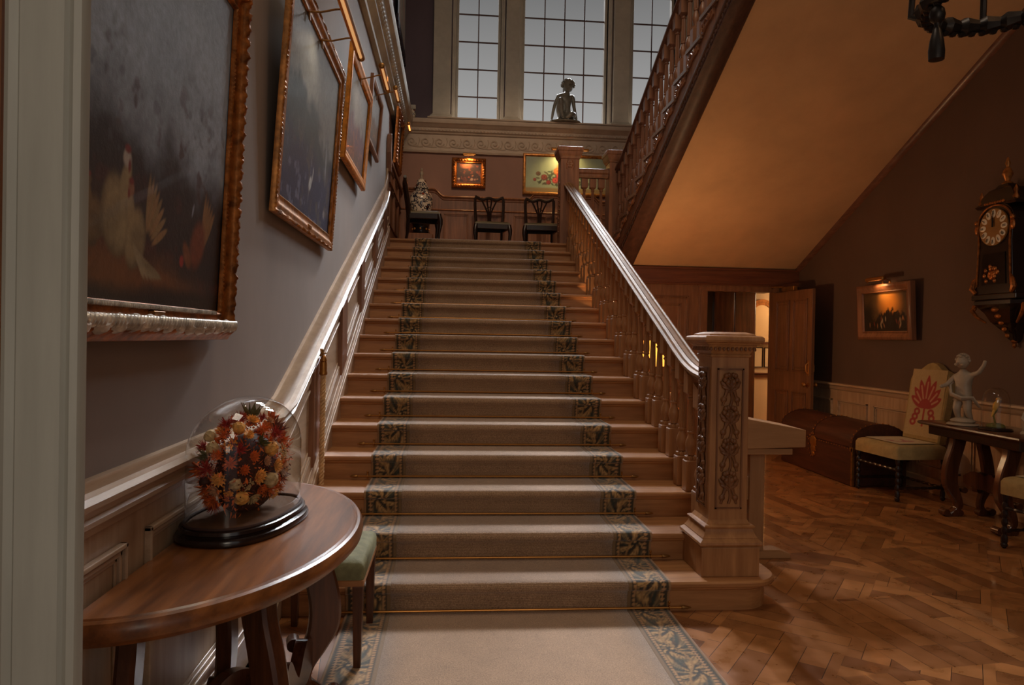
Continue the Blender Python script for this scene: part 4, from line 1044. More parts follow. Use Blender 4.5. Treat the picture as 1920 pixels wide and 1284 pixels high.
picture_light((XWL+.26, 10.2, 4.46), rot, .34, .18, .02, 'brass picture light glowing above the carved gilt frame at the landing', M['glow_o'], 0, 1)
picture_light((.085, YB-.16, 4.52), 0, .20, .12, .03, 'small brass picture light above the little carved gilt frame', M['glow_o'], 0, 1)
picture_light((1.78, YB-.20, 4.66), 0, .62, .16, .03, 'picture light above the wide flower still life', M['glow_o'], 0, 2)
picture_light((XW-.20, 7.44, 2.20), R(-90), .30, .13, .02, 'brass picture light above the battle scene on the right wall', M['glow_o'], 0, 2)
spotlight('landing_left_picture_lamp', (XWL+.30, 10.5, 4.46), (-1, 0, -1.6), 9, WARM, 110)
spotlight('small_picture_lamp', (.085, YB-.17, 4.50), (0, .5, -1), 20, WARM, 130)
spotlight('flower_picture_lamp', (1.70, YB-.24, 4.66), (0, .8, -1), 34, (1, .72, .30), 140)
spotlight('battle_picture_lamp', (XW-.21, 7.44, 2.19), (.6, 0, -1), 7, WARM, 140)
spotlight('heron_lamp', (XWL+.31, 4.16, 3.23), (-1, 0, -1.6), 3, (1, .8, .6), 120)
spotlight('landscape_lamp', (XWL+.36, 6.12, 3.69), (-1, 0, -1.6), 3, (1, .7, .4), 120)
# tapestry high on the left wall near the window
tp = thing('tapestry', (XWL+.04, 11.1, 6.05), 'brown woven tapestry with dark tasselled hem high on the left wall', 'tapestry', rz=R(90))
def tapcols(X, Z, a):
    c = np.tile(lin(110, 92, 66), (len(X), 1)); n = fbm(X*a*12, Z*12, 4); c = mixc(c, lin(60, 46, 38), sm01(.45, .6, n)); c = mixc(c, lin(124, 64, 44), sm01(.6, .7, fbm(X*a*9+7, Z*9, 3)))
    e = np.minimum(X*a, (1-X)*a); return mixc(c, lin(34, 30, 40), sm01(.10, .08, e))
canvas(1.5, 1.9, tapcols, 60, tp, attrmat('tapestry_weave', .9, .5, 120, .3), 0, -.02, 'woven_panel')
b = MB(); b.box((-.76, -.03, -.02), (.76, -.0, .08)); 
for i in range(19): b.lathe([(.006, .0), (.014, -.02), (.012, -.04), (.024, -.11), (.02, -.115)], (-.72+i*.08, -.02, -.01), 8)
b.build('tassel_hem', plain('dark_plum_fringe', rgb(48, 36, 48), .9), tp, smooth=True)
# ================================================================== LEFT FOREGROUND: half-round table
TZ = .80; TCX, TCY = -1.045, 2.57
tb = thing('demilune_table', (TCX, TCY, 0), 'half-round polished walnut side table with scrolled legs against the left wall', 'table')
def half(sx_, sy_, z, n=40): 
    return [(sx_*math.cos(-PI/2+PI*i/n), sy_*math.sin(-PI/2+PI*i/n), z) for i in range(n+1)]
b = MB(); rings = []
for d, z in ((.044, -.068), (.018, -.064), (.004, -.050), (0, -.034), (.004, -.018), (.012, -.006), (.022, -.002), (.030, -.004), (.036, 0)):
    rings.append(half(.580-d, .850-d, TZ+z))
b.loft(rings, True, True); b.build('tabletop', M['mahog_y'], tb, smooth=30)
b = MB(); rings = [half(.46, .70, TZ-.068-.001), half(.46, .70, TZ-.085)]; b.loft(rings, True, True); b.build('frieze', M['mahog'], tb)
def scroll_leg(parent, x, y, rz, mat, h=.73, name='leg', s=1.0, th=.055):
    """flat sawn scrolled leg: S outline, extruded"""
    cl = []   # centreline (u, z) with half width
    P = [(0, h, .062), (.012, h-.08, .060), (.05, h-.20, .062), (.075, h-.32, .062), (.07, h-.42, .060), (.035, h-.50, .050), (.0, h-.57, .036), (-.005, h-.62, .032), (.03, h-.66, .04), (.05, h-.70, .055), (.055, 0, .06)]
    b = MB(); L_ = []; Rr = []
    def cr(p0, p1, p2, p3, t): return tuple(.5*((2*p1[i])+(-p0[i]+p2[i])*t+(2*p0[i]-5*p1[i]+4*p2[i]-p3[i])*t*t+(-p0[i]+3*p1[i]-3*p2[i]+p3[i])*t**3) for i in range(3))
    Q = []
    for i in range(len(P)-1):
        p0, p1, p2, p3 = P[max(0, i-1)], P[i], P[i+1], P[min(len(P)-1, i+2)]
        for k in range(5): Q.append(cr(p0, p1, p2, p3, k/5))
    Q.append(P[-1])
    rings = []
    for u, z, w in Q:
        w *= s; u *= s; z = max(0, z); c = .010
        rings.append([(u-w, -th/2+c, z), (u-w+c, -th/2, z), (u+w-c, -th/2, z), (u+w, -th/2+c, z), (u+w, th/2-c, z), (u+w-c, th/2, z), (u-w+c, th/2, z), (u-w, th/2-c, z)])
    b.loft(rings, True, True)
    for (u, z, r) in ((-.045*s, h-.47, .026), (.115*s, .035, .03), (-.01*s, .03, .028)): b.tube([(u, -th/2-.003, z), (u, th/2+.003, z)], r, 14)
    o = b.build(name, mat, parent, smooth=35); o.location = (x, y, 0); o.rotation_euler = (0, 0, rz); return o
scroll_leg(tb, .33, .30, R(15), M['mahog'], TZ-.07)
scroll_leg(tb, .33, -.42, R(-38), M['mahog'], TZ-.07)
scroll_leg(tb, .06, -.62, R(-80), M['mahog'], TZ-.07, th=.05)
scroll_leg(tb, .10, .0, R(90), M['mahog'], TZ-.07, s=.8)
def shaped_board(b, L_, zc, h0, th, bumps):
    n = 60; top = []; bot = []
    for i in range(n+1):
        t = i/n; x = -L_/2+L_*t; top.append((x, zc+h0+bumps(t))); bot.append((x, zc-h0*.6-.4*bumps(t)))
    out = top+bot[::-1]; b.loft([[(x, -th/2, z) for x, z in out], [(x, th/2, z) for x, z in out]])
b = MB(); shaped_board(b, .78, .20, .045, .045, lambda t: .045*abs(math.sin(3*PI*t))-.02*math.cos(6*PI*t)+.03*math.exp(-((t-.5)/.08)**2))
o = b.build('stretcher', M['mahog'], tb, smooth=25); o.location = (.33, -.06, 0); o.rotation_euler = (0, 0, R(88))
b = MB(); shaped_board(b, .62, .27, .04, .04, lambda t: .06*abs(math.sin(2*PI*t))+.05*math.exp(-((t-.3)/.1)**2))
o = b.build('stretcher', M['mahog'], tb, smooth=25); o.location = (.12, -.33, 0); o.rotation_euler = (0, 0, R(68))
# ------------------------------------------------------------------ glass dome with dried flowers
DX, DY, DZ = -.875, 2.60, TZ; A, Bb = .150, .265
DROT = R(-12)
def oval(a, b_, z, n=48, p=2.5):
    out = []
    for i in range(n):
        t = 2*PI*i/n; c, s = math.cos(t), math.sin(t)
        out.append((a*abs(c)**(2/p)*(1 if c >= 0 else -1), b_*abs(s)**(2/p)*(1 if s >= 0 else -1), z))
    return out
bs = thing('dome_base', (DX, DY, DZ), 'black ebonised oval stand under the glass dome of dried flowers', 'stand', rz=DROT)
b = MB(); b.loft([oval(A+d, Bb+d, z) for d, z in ((.022, 0), (.028, .004), (.030, .014), (.026, .022), (.016, .025), (.012, .030), (.018, .036), (.016, .046), (.008, .050), (.004, .050), (-.006, .047))]); b.build('plinth', M['ebony'], bs, smooth=40)
b = MB(); b.loft([oval(A-.008, Bb-.008, .0475), oval(A-.008, Bb-.008, .0495)]); b.build('velvet_floor', plain('brown_baize', rgb(96, 62, 34), .9), bs)
dm = thing('glass_dome', (DX, DY, DZ+.047), 'tall oval clear glass dome standing on the half-round table', 'glass dome', rz=DROT)
b = MB(); rings = []; HD = .415
for z in [0, .05, .1, .15, .2, .24]: rings.append(oval(A, Bb, z, 56))
for i in range(1, 13):
    t = i/13*PI/2; k = math.cos(t); rings.append(oval(A*k, Bb*k**.9, .24+(HD-.24)*math.sin(t), 56, 2.5-.4*math.sin(t)))
b.loft(rings, True, True); b.bm.faces.ensure_lookup_table()
b.build('glass', M['glass'], dm, smooth=60)
b = MB(); b.tube([(p[0]*1.02, p[1]*1.015, .006) for p in oval(A, Bb, 0, 56)], .005, 6, closed=True); b.build('chenille_cord', plain('dark_cord', rgb(60, 34, 26), .8), dm, smooth=True)
# bouquet
random.seed(11)
fl = thing('dried_flower_bouquet', (DX, DY, DZ+.05), 'bouquet of rust, red and yellow dried flowers inside the glass dome', 'dried flowers', rz=DROT)
cols = dict(straw=(246, 178, 92), rust=(220, 104, 36), red=(166, 38, 30), ochre=(240, 152, 44), dark=(66, 30, 24), peach=(204, 148, 110), cream=(206, 176, 128), maroon=(92, 24, 34), olive=(92, 84, 40))
FM = {k: plain('dried_'+k, rgb(*v), .75, 0, .3, 60, .3) for k, v in cols.items()}
def petal(b, M3, L_, w, curl):
    c = [Vector((0, 0, 0)), Vector((w, L_*.45, curl*.3)), Vector((0, L_, curl)), Vector((-w, L_*.45, curl*.3)), Vector((0, L_*.5, curl*.2-w*.35))]
    vs = [b.v(M3 @ p) for p in c]
    for f in ((0, 1, 4), (1, 2, 4), (2, 3, 4), (3, 0, 4)): b.bm.faces.new([vs[i] for i in f])
def strawflower(mat):
    b = MB()
    for ring in range(4):
        n = 12-ring*2
        for k in range(n):
            Mx = Matrix.Rotation(2*PI*(k+ring*.5)/n, 3, 'Z') @ Matrix.Rotation(R(8+22*ring), 3, 'X'); petal(b, Mx, .024-.003*ring, .0062, .006)
    b.ell((0, 0, .006), (.008, .008, .006), 8, 5); return b.build('dried_flower', mat, None, solid=.0008)
def spiky(mat):
    b = MB(); rnd = random.Random(4)
    for k in range(46):
        d = Vector((rnd.gauss(0, 1), rnd.gauss(0, 1), abs(rnd.gauss(0, 1))+.1)).normalized(); q = d.to_track_quat('Y', 'Z').to_matrix(); petal(b, q, .030, .0022, 0)
    b.ell((0, 0, 0), (.009, .009, .008), 7, 5); return b.build('dried_flower', mat, None, solid=.0006)
def podball(mat):
    b = MB()
    for k in range(7):
        a = 2*PI*k/7; rr = []
    b.lathe([(.002, -.016), (.012, -.013), (.019, -.003), (.020, .006), (.016, .015), (.008, .020), (.004, .018)], n=14)
    for v in b.bm.verts:
        a = math.atan2(v.co.y, v.co.x); f = 1+.10*math.cos(7*a); v.co.x *= f; v.co.y *= f
    return b.build('seed_pod', mat, None, smooth=True)
def yarrow(mat):
    b = MB(); rnd = random.Random(9)
    for k in range(40):
        a = rnd.uniform(0, 2*PI); r = .024*math.sqrt(rnd.random()); b.ell((r*math.cos(a), r*math.sin(a), .006*rnd.random()-.3*r), (.0032, .0032, .003), 5, 3)
    return b.build('dried_flower', mat, None, smooth=True)
def leafspray(mat):
    b = MB(); rnd = random.Random(8)
    for k in range(9):
        Mx = Matrix.Rotation(rnd.uniform(0, 2*PI), 3, 'Z') @ Matrix.Rotation(R(rnd.uniform(20, 80)), 3, 'X'); petal(b, Mx, rnd.uniform(.035, .055), .009, .012)
    return b.build('dried_leaf', mat, None, solid=.0008)
kinds = [(strawflower, ['straw', 'peach', 'cream', 'rust']), (spiky, ['red', 'rust', 'maroon']), (podball, ['straw', 'dark', 'cream']), (yarrow, ['ochre', 'rust', 'cream']), (leafspray, ['rust', 'olive', 'maroon'])]
protos = []
for f, cs in kinds:
    for c in cs: protos.append(f(FM[c]))
used = set(); sa, sb_, sh = .118, .222, .325
N_ = 99; ga = PI*(3-math.sqrt(5))
for i in range(N_):
    t = (i+.5)/N_; z = 1-1.86*t; rr = math.sqrt(max(0, 1-z*z)); a = i*ga
    d = Vector((rr*math.cos(a), rr*math.sin(a), z)); jit = random.uniform(.86, 1.02)
    if z < 0: q_ = (1-.32*abs(z))/max(rr, .05); d = Vector((d.x*q_, d.y*q_, z))
    pos = Vector((d.x*sa*jit, d.y*sb_*jit, .178+(d.z*.170 if d.z > 0 else -.15*abs(d.z)**.8)*jit))
    if pos.z < .02: continue
    nrm = Vector((d.x/sa, d.y/sb_, d.z/.16)).normalized()
    j = random.choice([0, 0, 1, 2, 3, 4, 4, 5, 5, 6, 7, 8, 9, 10, 11, 12, 13, 14, 15])
    pr = protos[min(j, len(protos)-1)]
    if j not in used: o = pr; used.add(j)
    else: o = pr.copy(); COL.objects.link(o)
    o.parent = fl; o.location = pos; o.rotation_euler = (nrm.to_track_quat('Z', 'Y')).to_euler(); o.scale = (random.uniform(.85, 1.35),)*3
for j, pr in enumerate(protos):
    if j not in used: bpy.data.objects.remove(pr)
b = MB(); rnd = random.Random(6)                          # twigs, tiny leaves and seed heads filling the inside
for k in range(900):
    d = Vector((rnd.gauss(0, 1), rnd.gauss(0, 1), rnd.gauss(0, .9))).normalized(); f = rnd.uniform(.55, 1.07)
    p = Vector((d.x*sa*f, d.y*sb_*f, .172+d.z*.165*f))
    if p.z < .004: continue
    q = (d+Vector((rnd.gauss(0, .5), rnd.gauss(0, .5), rnd.gauss(0, .5)))).normalized().to_track_quat('Y', 'Z').to_matrix()
    b.M = Matrix.Translation(p); petal(b, q, rnd.uniform(.012, .034), rnd.uniform(.002, .006), rnd.uniform(-.006, .008))
b.M = Matrix.Identity(4)
g = b.build('foliage', FM['rust'], fl); g['kind'] = 'stuff'
b = MB()
for k in range(420):
    d = Vector((rnd.gauss(0, 1), rnd.gauss(0, 1), rnd.gauss(0, .9))).normalized(); f = rnd.uniform(.8, 1.08)
    p = Vector((d.x*sa*f, d.y*sb_*f, .172+d.z*.165*f))
    if p.z > .006: b.ell(p, (.0028, .0028, .0028), 5, 3)
g = b.build('tiny_seed_heads', FM['maroon'], fl, smooth=True); g['kind'] = 'stuff'
b = MB(); b.ell((0, 0, .15), (.085, .16, .13), 14, 9); b.ell((0, 0, .07), (.075, .14, .068), 14, 9); b.build('core', FM['dark'], fl, smooth=True)
# ------------------------------------------------------------------ green velvet stool behind the table
sl = thing('stool', (-.735, 3.42, 0), 'green velvet topped stool with plain wooden legs behind the half-round table', 'stool')
SW, SD = .215, .27
b = MB(); rings = []
for d, z in ((0, .405), (0, .45), (.004, .468), (.015, .480), (.05, .488), (.12, .492)): rings.append([(x*(SW-d), y*(SD-d), z) for x, y in ((-1, -.94), (-.94, -1), (.94, -1), (1, -.94), (1, .94), (.94, 1), (-.94, 1), (-1, .94))])
b.loft(rings); b.build('cushion', M['green'], sl, smooth=50)
b = MB(); b.box((-SW, -SD, .375), (SW, SD, .405), .004); b.build('seat_frame', M['oak_x'], sl)
for sx_, sy_ in ((-1, -1), (1, -1), (1, 1), (-1, 1)):
    b = MB(); x, y = sx_*(SW-.026), sy_*(SD-.026)
    b.loft([[(x+a*w, y+c*w, z) for a, c in ((-1, -1), (1, -1), (1, 1), (-1, 1))] for w, z in ((.016, 0), (.024, .376))]); b.build('leg', M['mahog'], sl, bev=.003)
# ------------------------------------------------------------------ barrier rope hanging on the left dado
rp = thing('rope', (XL+.02, 4.76, 1.36), 'twisted tan rope with brass end cap hanging from the left dado beside the stairs', 'rope')
b = MB(); b.tube([(.0+.018*math.cos(t), .018*math.sin(t), .0) for t in [q*PI/8 for q in range(14)]], .005, 6); b.box((-.05, -.012, -.02), (.0, .012, .03), .004); b.build('hook', M['brass_d'], rp, smooth=True)
b = MB(); b.lathe([(.006, -.012), (.016, -.02), (.022, -.04), (.024, -.05), (.020, -.055), (.024, -.065), (.024, -.12), (.027, -.125), (.027, -.14), (.018, -.145)], n=14); b.build('end_cap', M['brass'], rp, smooth=True)
def twist(b, pts, r, pitch, strands=3, n=6):
    # resample and wind strands about the path
    Q = []; s = 0; P = [Vector(p) for p in pts]; T = []
    for a, c in zip(P[:-1], P[1:]):
        m = max(1, int((c-a).length/.008))
        for i in range(m): Q.append(a.lerp(c, i/m))
    Q.append(P[-1])
    for k in range(strands):
        out = []; s = 0; nx = None
        for i, q in enumerate(Q):
            t = (Q[min(i+1, len(Q)-1)]-Q[max(0, i-1)]).normalized()
            if nx is None: nx = t.cross(Vector((1, 0, 0)) if abs(t.x) < .9 else Vector((0, 1, 0))).normalized()
            nx = (nx-t*nx.dot(t)).normalized(); ny = t.cross(nx)
            if i: s += (q-Q[i-1]).length
            a = 2*PI*(s/pitch+k/strands); out.append(q+(nx*math.cos(a)+ny*math.sin(a))*r*.55)
        b.tube(out, r*.50, n)
b = MB(); pts = [(0, 0, -.13), (0, -.005, -.5), (-.0, -.02, -.85), (.005, -.06, -1.0), (.02, -.14, -1.10), (.03, -.30, -1.18), (.04, -.5, -1.25), (.06, -.66, -1.30), (.09, -.76, -1.335)]
twist(b, pts, .019, .075); b.build('rope_strands', M['gold_rope'], rp, smooth=True)
# ================================================================== LANDING THINGS
def skinfig(name, nodes, edges, mat, parent, root=0, sub=2):
    me = bpy.data.meshes.new(name); me.from_pydata([n[0] for n in nodes], edges, [])
    o = bpy.data.objects.new(name, me); COL.objects.link(o)
    m = o.modifiers.new('skin', 'SKIN')
    for i, n in enumerate(nodes):
        r = n[1]; me.skin_vertices[0].data[i].radius = (r, r) if not isinstance(r, tuple) else r
    me.skin_vertices[0].data[root].use_root = True
    s = o.modifiers.new('sub', 'SUBSURF'); s.levels = sub; s.render_levels = sub
    dg = bpy.context.evaluated_depsgraph_get(); dg.update()
    ev = bpy.data.meshes.new_from_object(o.evaluated_get(dg)); bpy.data.objects.remove(o)
    ev.materials.clear(); ev.materials.append(mat); ev.polygons.foreach_set('use_smooth', [True]*len(ev.polygons))
    ob = bpy.data.objects.new(name, ev); COL.objects.link(ob); ob.parent = parent; return ob
# ------------------------------------------------------------------ chairs with pierced splats
def splat_chair(label, loc, rz, grp=None):
    c = thing('side_chair', loc, label, 'chair', grp, rz)
    # local: front -Y, seat centre at origin
    w0, w1, d, hs = .275, .215, .22, .45
    b = MB(); rings = []
    for e, z in ((.0, hs-.005), (.0, hs+.015), (.012, hs+.032), (.05, hs+.045), (.12, hs+.05)):
        rings.append([(x, y, z) for x, y in ((-w0+e, -d+e), (w0-e, -d+e), (w1-e, d-e), (-w1+e, d-e))])
    b.loft(rings); b.build('seat', plain('olive_leather_seat', rgb(96, 84, 58), .5) if 'olive_leather_seat' not in bpy.data.materials else bpy.data.materials['olive_leather_seat'], c, smooth=50)
    b = MB(); o_ = [(-w0-.01, -d-.01), (w0+.01, -d-.01), (w1+.01, d), (-w1-.01, d)]; i_ = [(-w0+.02, -d+.02), (w0-.02, -d+.02), (w1-.02, d-.02), (-w1+.02, d-.02)]
    b.loft([[(x, y, hs-.075) for x, y in o_], [(x, y, hs) for x, y in o_], [(x, y, hs) for x, y in i_], [(x, y, hs-.075) for x, y in i_]], True, False, loop=True)
    b.build('seat_rail', M['darkw'], c, bev=.004)
    for s in (-1, 1):
        b = MB()     # cabriole front leg
        P = [(s*(w0-.015), -d+.015, hs-.01, .034), (s*(w0+.0), -d-.005, hs-.09, .036), (s*(w0+.005), -d-.012, hs-.15, .028), (s*(w0-.01), -d+.008, hs-.28, .018), (s*(w0-.012), -d+.012, .08, .015), (s*(w0-.005), -d, .03, .024), (s*(w0-.0), -d-.01, 0.004, .026)]
        b.tube([p[:3] for p in P], [p[3] for p in P], 10); b.build('leg', M['darkw'], c, smooth=True)
        b = MB(); b.tube([(s*(w1-.012), d+.05, 0), (s*(w1-.01), d+.012, .2), (s*(w1-.01), d, hs)], [.016, .019, .021], 8); b.build('leg', M['darkw'], c, smooth=True)
        b = MB(); b.tube([(s*(w1-.01), d, hs-.02), (s*(w1+.012), d+.02, hs+.2), (s*(w1+.02), d+.05, hs+.38), (s*(w1+.018), d+.065, hs+.48), (s*(w1-.01), d+.07, hs+.505)], [.024, .024, .024, .025, .026], 8)
        b.build('back_post', M['darkw'], c, smooth=True)
    b = MB(); P = []
    for i in range(17):
        t = i/16; x = -w1-.02+2*(w1+.02)*t; P.append((x, d+.07, hs+.50+.018*math.cos(2*PI*(t-.5)*2)-.03*abs(math.sin(PI*t))*(.6)))
    b.tube(P, [.024]*17, 8); b.build('top_rail', M['darkw'], c, smooth=True)
    b = MB()
    for k in (-1.5, -.5, .5, 1.5):
        b.tube([(k*.022, d+.005, hs-.0), (k*.014, d+.02, hs+.14), (k*.018, d+.035, hs+.25), (k*.05, d+.05, hs+.36), (k*.075, d+.062, hs+.44), (k*.055, d+.07, hs+.49)], [.015, .014, .013, .014, .016, .015], 6)
    b.tube([(-.05, d+.045, hs+.32), (0, d+.045, hs+.35), (.05, d+.045, hs+.32)], .008, 6); b.box((-.05, d-.01, hs-.02), (.05, d+.02, hs+.03), .005)
    b.build('pierced_splat', M['darkw'], c, smooth=True)
    return c
splat_chair('dark side chair with a pierced splat beneath the small gilt picture', (.44, 11.3, LZ), R(4))
splat_chair('dark side chair with a pierced splat under the wide flower painting', (1.24, 11.3, LZ), R(-2))
splat_chair('dark side chair seen side-on before the porcelain jar at the landing corner', (-.60, 10.55, LZ), R(96))
# ------------------------------------------------------------------ porcelain jar on a stand
pl = thing('plinth', (-.68, 11.45, LZ), 'low square brown wooden plinth under the porcelain jar', 'plinth')
MB().box((-.20, -.19, 0), (.20, .19, .30), .01).build('block', M['oak_red'], pl)
js = thing('jar_stand', (-.68, 11.45, LZ+.30), 'round black lacquered stand with gold rims carrying the porcelain jar', 'stand')
b = MB(); b.lathe([(.14, 0), (.15, .01), (.15, .03), (.13, .04), (.125, .10), (.14, .16), (.155, .175), (.155, .19), (.13, .2)], n=24); b.build('drum', M['black'], js, smooth=40)
b = MB(); b.tube([(.152*math.cos(a), .152*math.sin(a), .183) for a in [k*PI/12 for k in range(24)]], .004, 5, closed=True)
for k in range(8): a = k*PI/4; b.ell((.130*math.cos(a), .130*math.sin(a), .08), (.016, .016, .02), 7, 5)
b.build('gold_ornament', M['gilt'], js, smooth=True)
def jarmat():
    m, nt, N, L, B = newmat('imari_porcelain'); v = coords(N, L)
    a = noise_t(N, L, v, 13, 4, .6); vo = N.new('ShaderNodeTexVoronoi'); vo.inputs['Scale'].default_value = 9; L.new(v, vo.inputs[0])
    base = rgb(232, 220, 204); c1 = ramp(N, L, a, [(.46, base), (.50, rgb(30, 34, 58)), (.56, rgb(26, 28, 44)), (.60, base)])
    c2 = ramp(N, L, vo.outputs['Distance'], [(.12, rgb(150, 60, 34)), (.2, rgb(30, 30, 50)), (.26, base)])
    mx = N.new('ShaderNodeMixRGB'); mx.blend_type = 'MULTIPLY'; mx.inputs[0].default_value = 1; L.new(c1, mx.inputs[1]); L.new(c2, mx.inputs[2])
    g = N.new('ShaderNodeGamma'); g.inputs[1].default_value = .8; L.new(mx.outputs[0], g.inputs[0]); L.new(g.outputs[0], B.inputs['Base Color']); B.inputs['Roughness'].default_value = .15; return m
M['jar'] = jarmat()
jr = thing('ginger_jar', (-.68, 11.45, LZ+.50), 'tall lidded porcelain jar with dark blue and red scrollwork on the landing', 'jar')
b = MB(); b.lathe([(.10, 0), (.105, .02), (.12, .08), (.16, .18), (.185, .28), (.188, .36), (.17, .43), (.13, .485), (.105, .505), (.10, .535), (.108, .54)], n=32); b.build('body', M['jar'], jr, smooth=50)
b = MB(); b.lathe([(.125, .53), (.128, .545), (.105, .56), (.088, .60), (.07, .66), (.045, .69), (.02, .70)], n=28); ld = b.build('lid', M['jar'], jr, smooth=50)
b = MB(); b.lathe([(.02, .695), (.03, .71), (.018, .725), (.024, .745), (.034, .77), (.026, .80), (.012, .82), (.02, .84), (.008, .87), (.002, .875)], n=14); b.build('lid_finial', M['marble'], ld, smooth=True)
# ------------------------------------------------------------------ crouching statue on the ledge
stt = thing('statue', (1.70, 11.93, 5.125), 'grey statue of a crouching nude boy leaning on straight arms on the window ledge', 'statue', rz=0); stt.scale = (1.08, 1, 1)
n = [((.03, .03, .11), (.10, .085)), ((.015, .02, .22), (.085, .062)), ((.01, -.0, .33), (.092, .062)), ((.0, -.015, .43), (.100, .055)), ((.025, -.03, .51), .040), ((.03, -.035, .55), .038),      # spine
     ((-.115, -.02, .455), .042), ((-.165, -.03, .32), .031), ((-.195, -.05, .19), .026), ((-.215, -.06, .06), .019), ((-.22, -.085, .03), (.022, .014)),       # left arm
     ((.115, -.02, .465), .042), ((.130, -.03, .32), .031), ((.150, -.05, .19), .026), ((.175, -.06, .06), .019), ((.182, -.085, .03), (.022, .014)),             # right arm
     ((-.05, -.0, .10), .072), ((-.11, -.11, .22), .056), ((-.095, -.19, .385), .040), ((-.085, -.17, .23), .038), ((-.06, -.16, .08), .024), ((-.045, -.21, .03), (.028, .018)),   # raised knee
     ((.085, -.0, .10), .074), ((.125, -.11, .11), .062), ((.085, -.21, .125), .048), ((.03, -.20, .07), .040), ((-.03, -.19, .04), .028)]
e = [(0, 1), (1, 2), (2, 3), (3, 4), (4, 5), (3, 6), (6, 7), (7, 8), (8, 9), (9, 10), (3, 11), (11, 12), (12, 13), (13, 14), (14, 15), (0, 16), (16, 17), (17, 18), (18, 19), (19, 20), (20, 21), (0, 22), (22, 23), (23, 24), (24, 25), (25, 26)]
skinfig('body', n, e, M['bronze'], stt)
b = MB(); b.ell((.035, -.045, .645), (.074, .084, .092), 16, 12)
for v in b.bm.verts:                                          # chin and face shaping
    if v.co.z < .63 and v.co.y < -.03: v.co.x = .035+(v.co.x-.035)*.80; v.co.y *= 1.06
b.ell((.035, -.132, .635), (.011, .016, .018), 8, 6); b.ell((.035, -.120, .598), (.022, .010, .006), 8, 5)
for s in (-1, 1): b.ell((.035+s*.074, -.05, .635), (.012, .018, .024), 8, 6); b.ell((.035+s*.028, -.118, .655), (.014, .006, .007), 8, 5)
hd = b.build('head', M['bronze'], stt, smooth=True); hd.scale = (1.2, 1.15, 1.12); hd.location = (-.007, .007, -.092)
b = MB(); rnd = random.Random(3)
for k in range(130):
    th = rnd.uniform(0, 1.75); ph = rnd.uniform(0, 2*PI); d = Vector((math.sin(th)*math.cos(ph), math.sin(th)*math.sin(ph)*1.0, math.cos(th)))
    if d.y < -.5 and d.z < .55: continue
    b.ell((.035+d.x*.078, -.038+d.y*.086, .66+d.z*.084), (.020, .020, .018), 6, 4)
b.build('hair', M['bronze'], hd, smooth=True)
for s in (-1, 1):                                             # five fingers pressed on the rock
    for k in range(5):
        b = MB(); x = (-.218 if s < 0 else .182)+(k-2)*.009; b.tube([(x, -.085, .03), (x+(k-2)*.004, -.105-.006*(2-abs(k-2)), .026), (x+(k-2)*.006, -.122-.006*(2-abs(k-2)), .008)], [.0065, .006, .004], 6); b.build('finger', M['bronze'], stt, smooth=True)
b = MB(); b.lathe([(.24, 0), (.25, .01), (.245, .022), (.2, .03)], (0, -.06, 0), 20, 1, .62)
for k in range(6): b.ell((-.02+.03*math.cos(k), -.0+.02*math.sin(k*2), .05), (.10, .07, .06), 9, 6)
b.build('rock_base', M['bronze'], stt, smooth=True)
# small vase at the left end of the ledge
vs_ = thing('vase', (-.86, 11.84, 5.09), 'tiny pale vase with a square neck at the left end of the ledge', 'vase')
b = MB(); b.lathe([(.03, 0), (.045, .01), (.055, .05), (.045, .10), (.028, .13), (.03, .14)], n=14); b.build('body', M['jar'], vs_, smooth=50)
b = MB(); b.box((-.045, -.03, .14), (.045, .03, .21), .006); b.ell((0, -.032, .175), (.022, .006, .018), 8, 5); b.build('neck', M['stone'], vs_)
# dark doors/hangings on left landing wall: bell-pull strip
# ------------------------------------------------------------------ under-stairs lamp table seen through the balusters
tb2 = thing('lamp_table', (2.05, 7.75, 0), 'small round wooden table with a lamp behind the stair balusters', 'table')
b = MB(); b.lathe([(.34, .70), (.36, .71), (.36, .725), (.34, .735)], n=32); b.build('tabletop', M['mahog_y'], tb2, smooth=30)
b = MB(); b.lathe([(.05, .12), (.04, .2), (.03, .3), (.05, .42), (.03, .5), (.03, .66), (.06, .70)], n=16); b.build('pedestal', M['mahog'], tb2, smooth=40)
for k in range(3):
    a = k*2*PI/3; b = MB(); b.tube([(.03*math.cos(a), .03*math.sin(a), .2), (.16*math.cos(a), .16*math.sin(a), .14), (.28*math.cos(a), .28*math.sin(a), .02)], [.025, .022, .018], 8); b.build('leg', M['mahog'], tb2, smooth=True)
lp = thing('table_lamp', (2.05, 7.75, .735), 'glowing amber shaded table lamp seen through the stair balusters', 'lamp')
b = MB(); b.lathe([(.09, 0), (.095, .01), (.04, .03), (.03, .08), (.06, .16), (.07, .24), (.04, .34), (.015, .38), (.012, .47)], n=20); b.build('base', M['brass_d'], lp, smooth=50)
def shade_mat():
    m, nt, N, L, B = newmat('amber_pleated_shade'); v = coords(N, L); B.inputs['Base Color'].default_value = rgb(240, 150, 50)
    B.inputs['Emission Color'].default_value = (1, .42, .06, 1); B.inputs['Emission Strength'].default_value = 1.9; B.inputs['Roughness'].default_value = .8; return m
b = MB(); rings = []
for r, z in ((.20, .46), (.12, .74)): rings.append([(r*(1+.015*(k % 2))*math.cos(2*PI*k/64), r*(1+.015*(k % 2))*math.sin(2*PI*k/64), z) for k in range(64)])
b.loft(rings, True, False); b.build('lamp_shade', shade_mat(), lp, solid=.004)
b = MB(); b.ell((0, 0, .60), (.035, .035, .05), 10, 8); b.build('bulb', emis('bulb_amber', (1, .6, .2, 1), 6), lp, smooth=True)
pointlight('table_lamp_light', (2.05, 7.75, 1.60), 36, (1, .62, .32), .06)
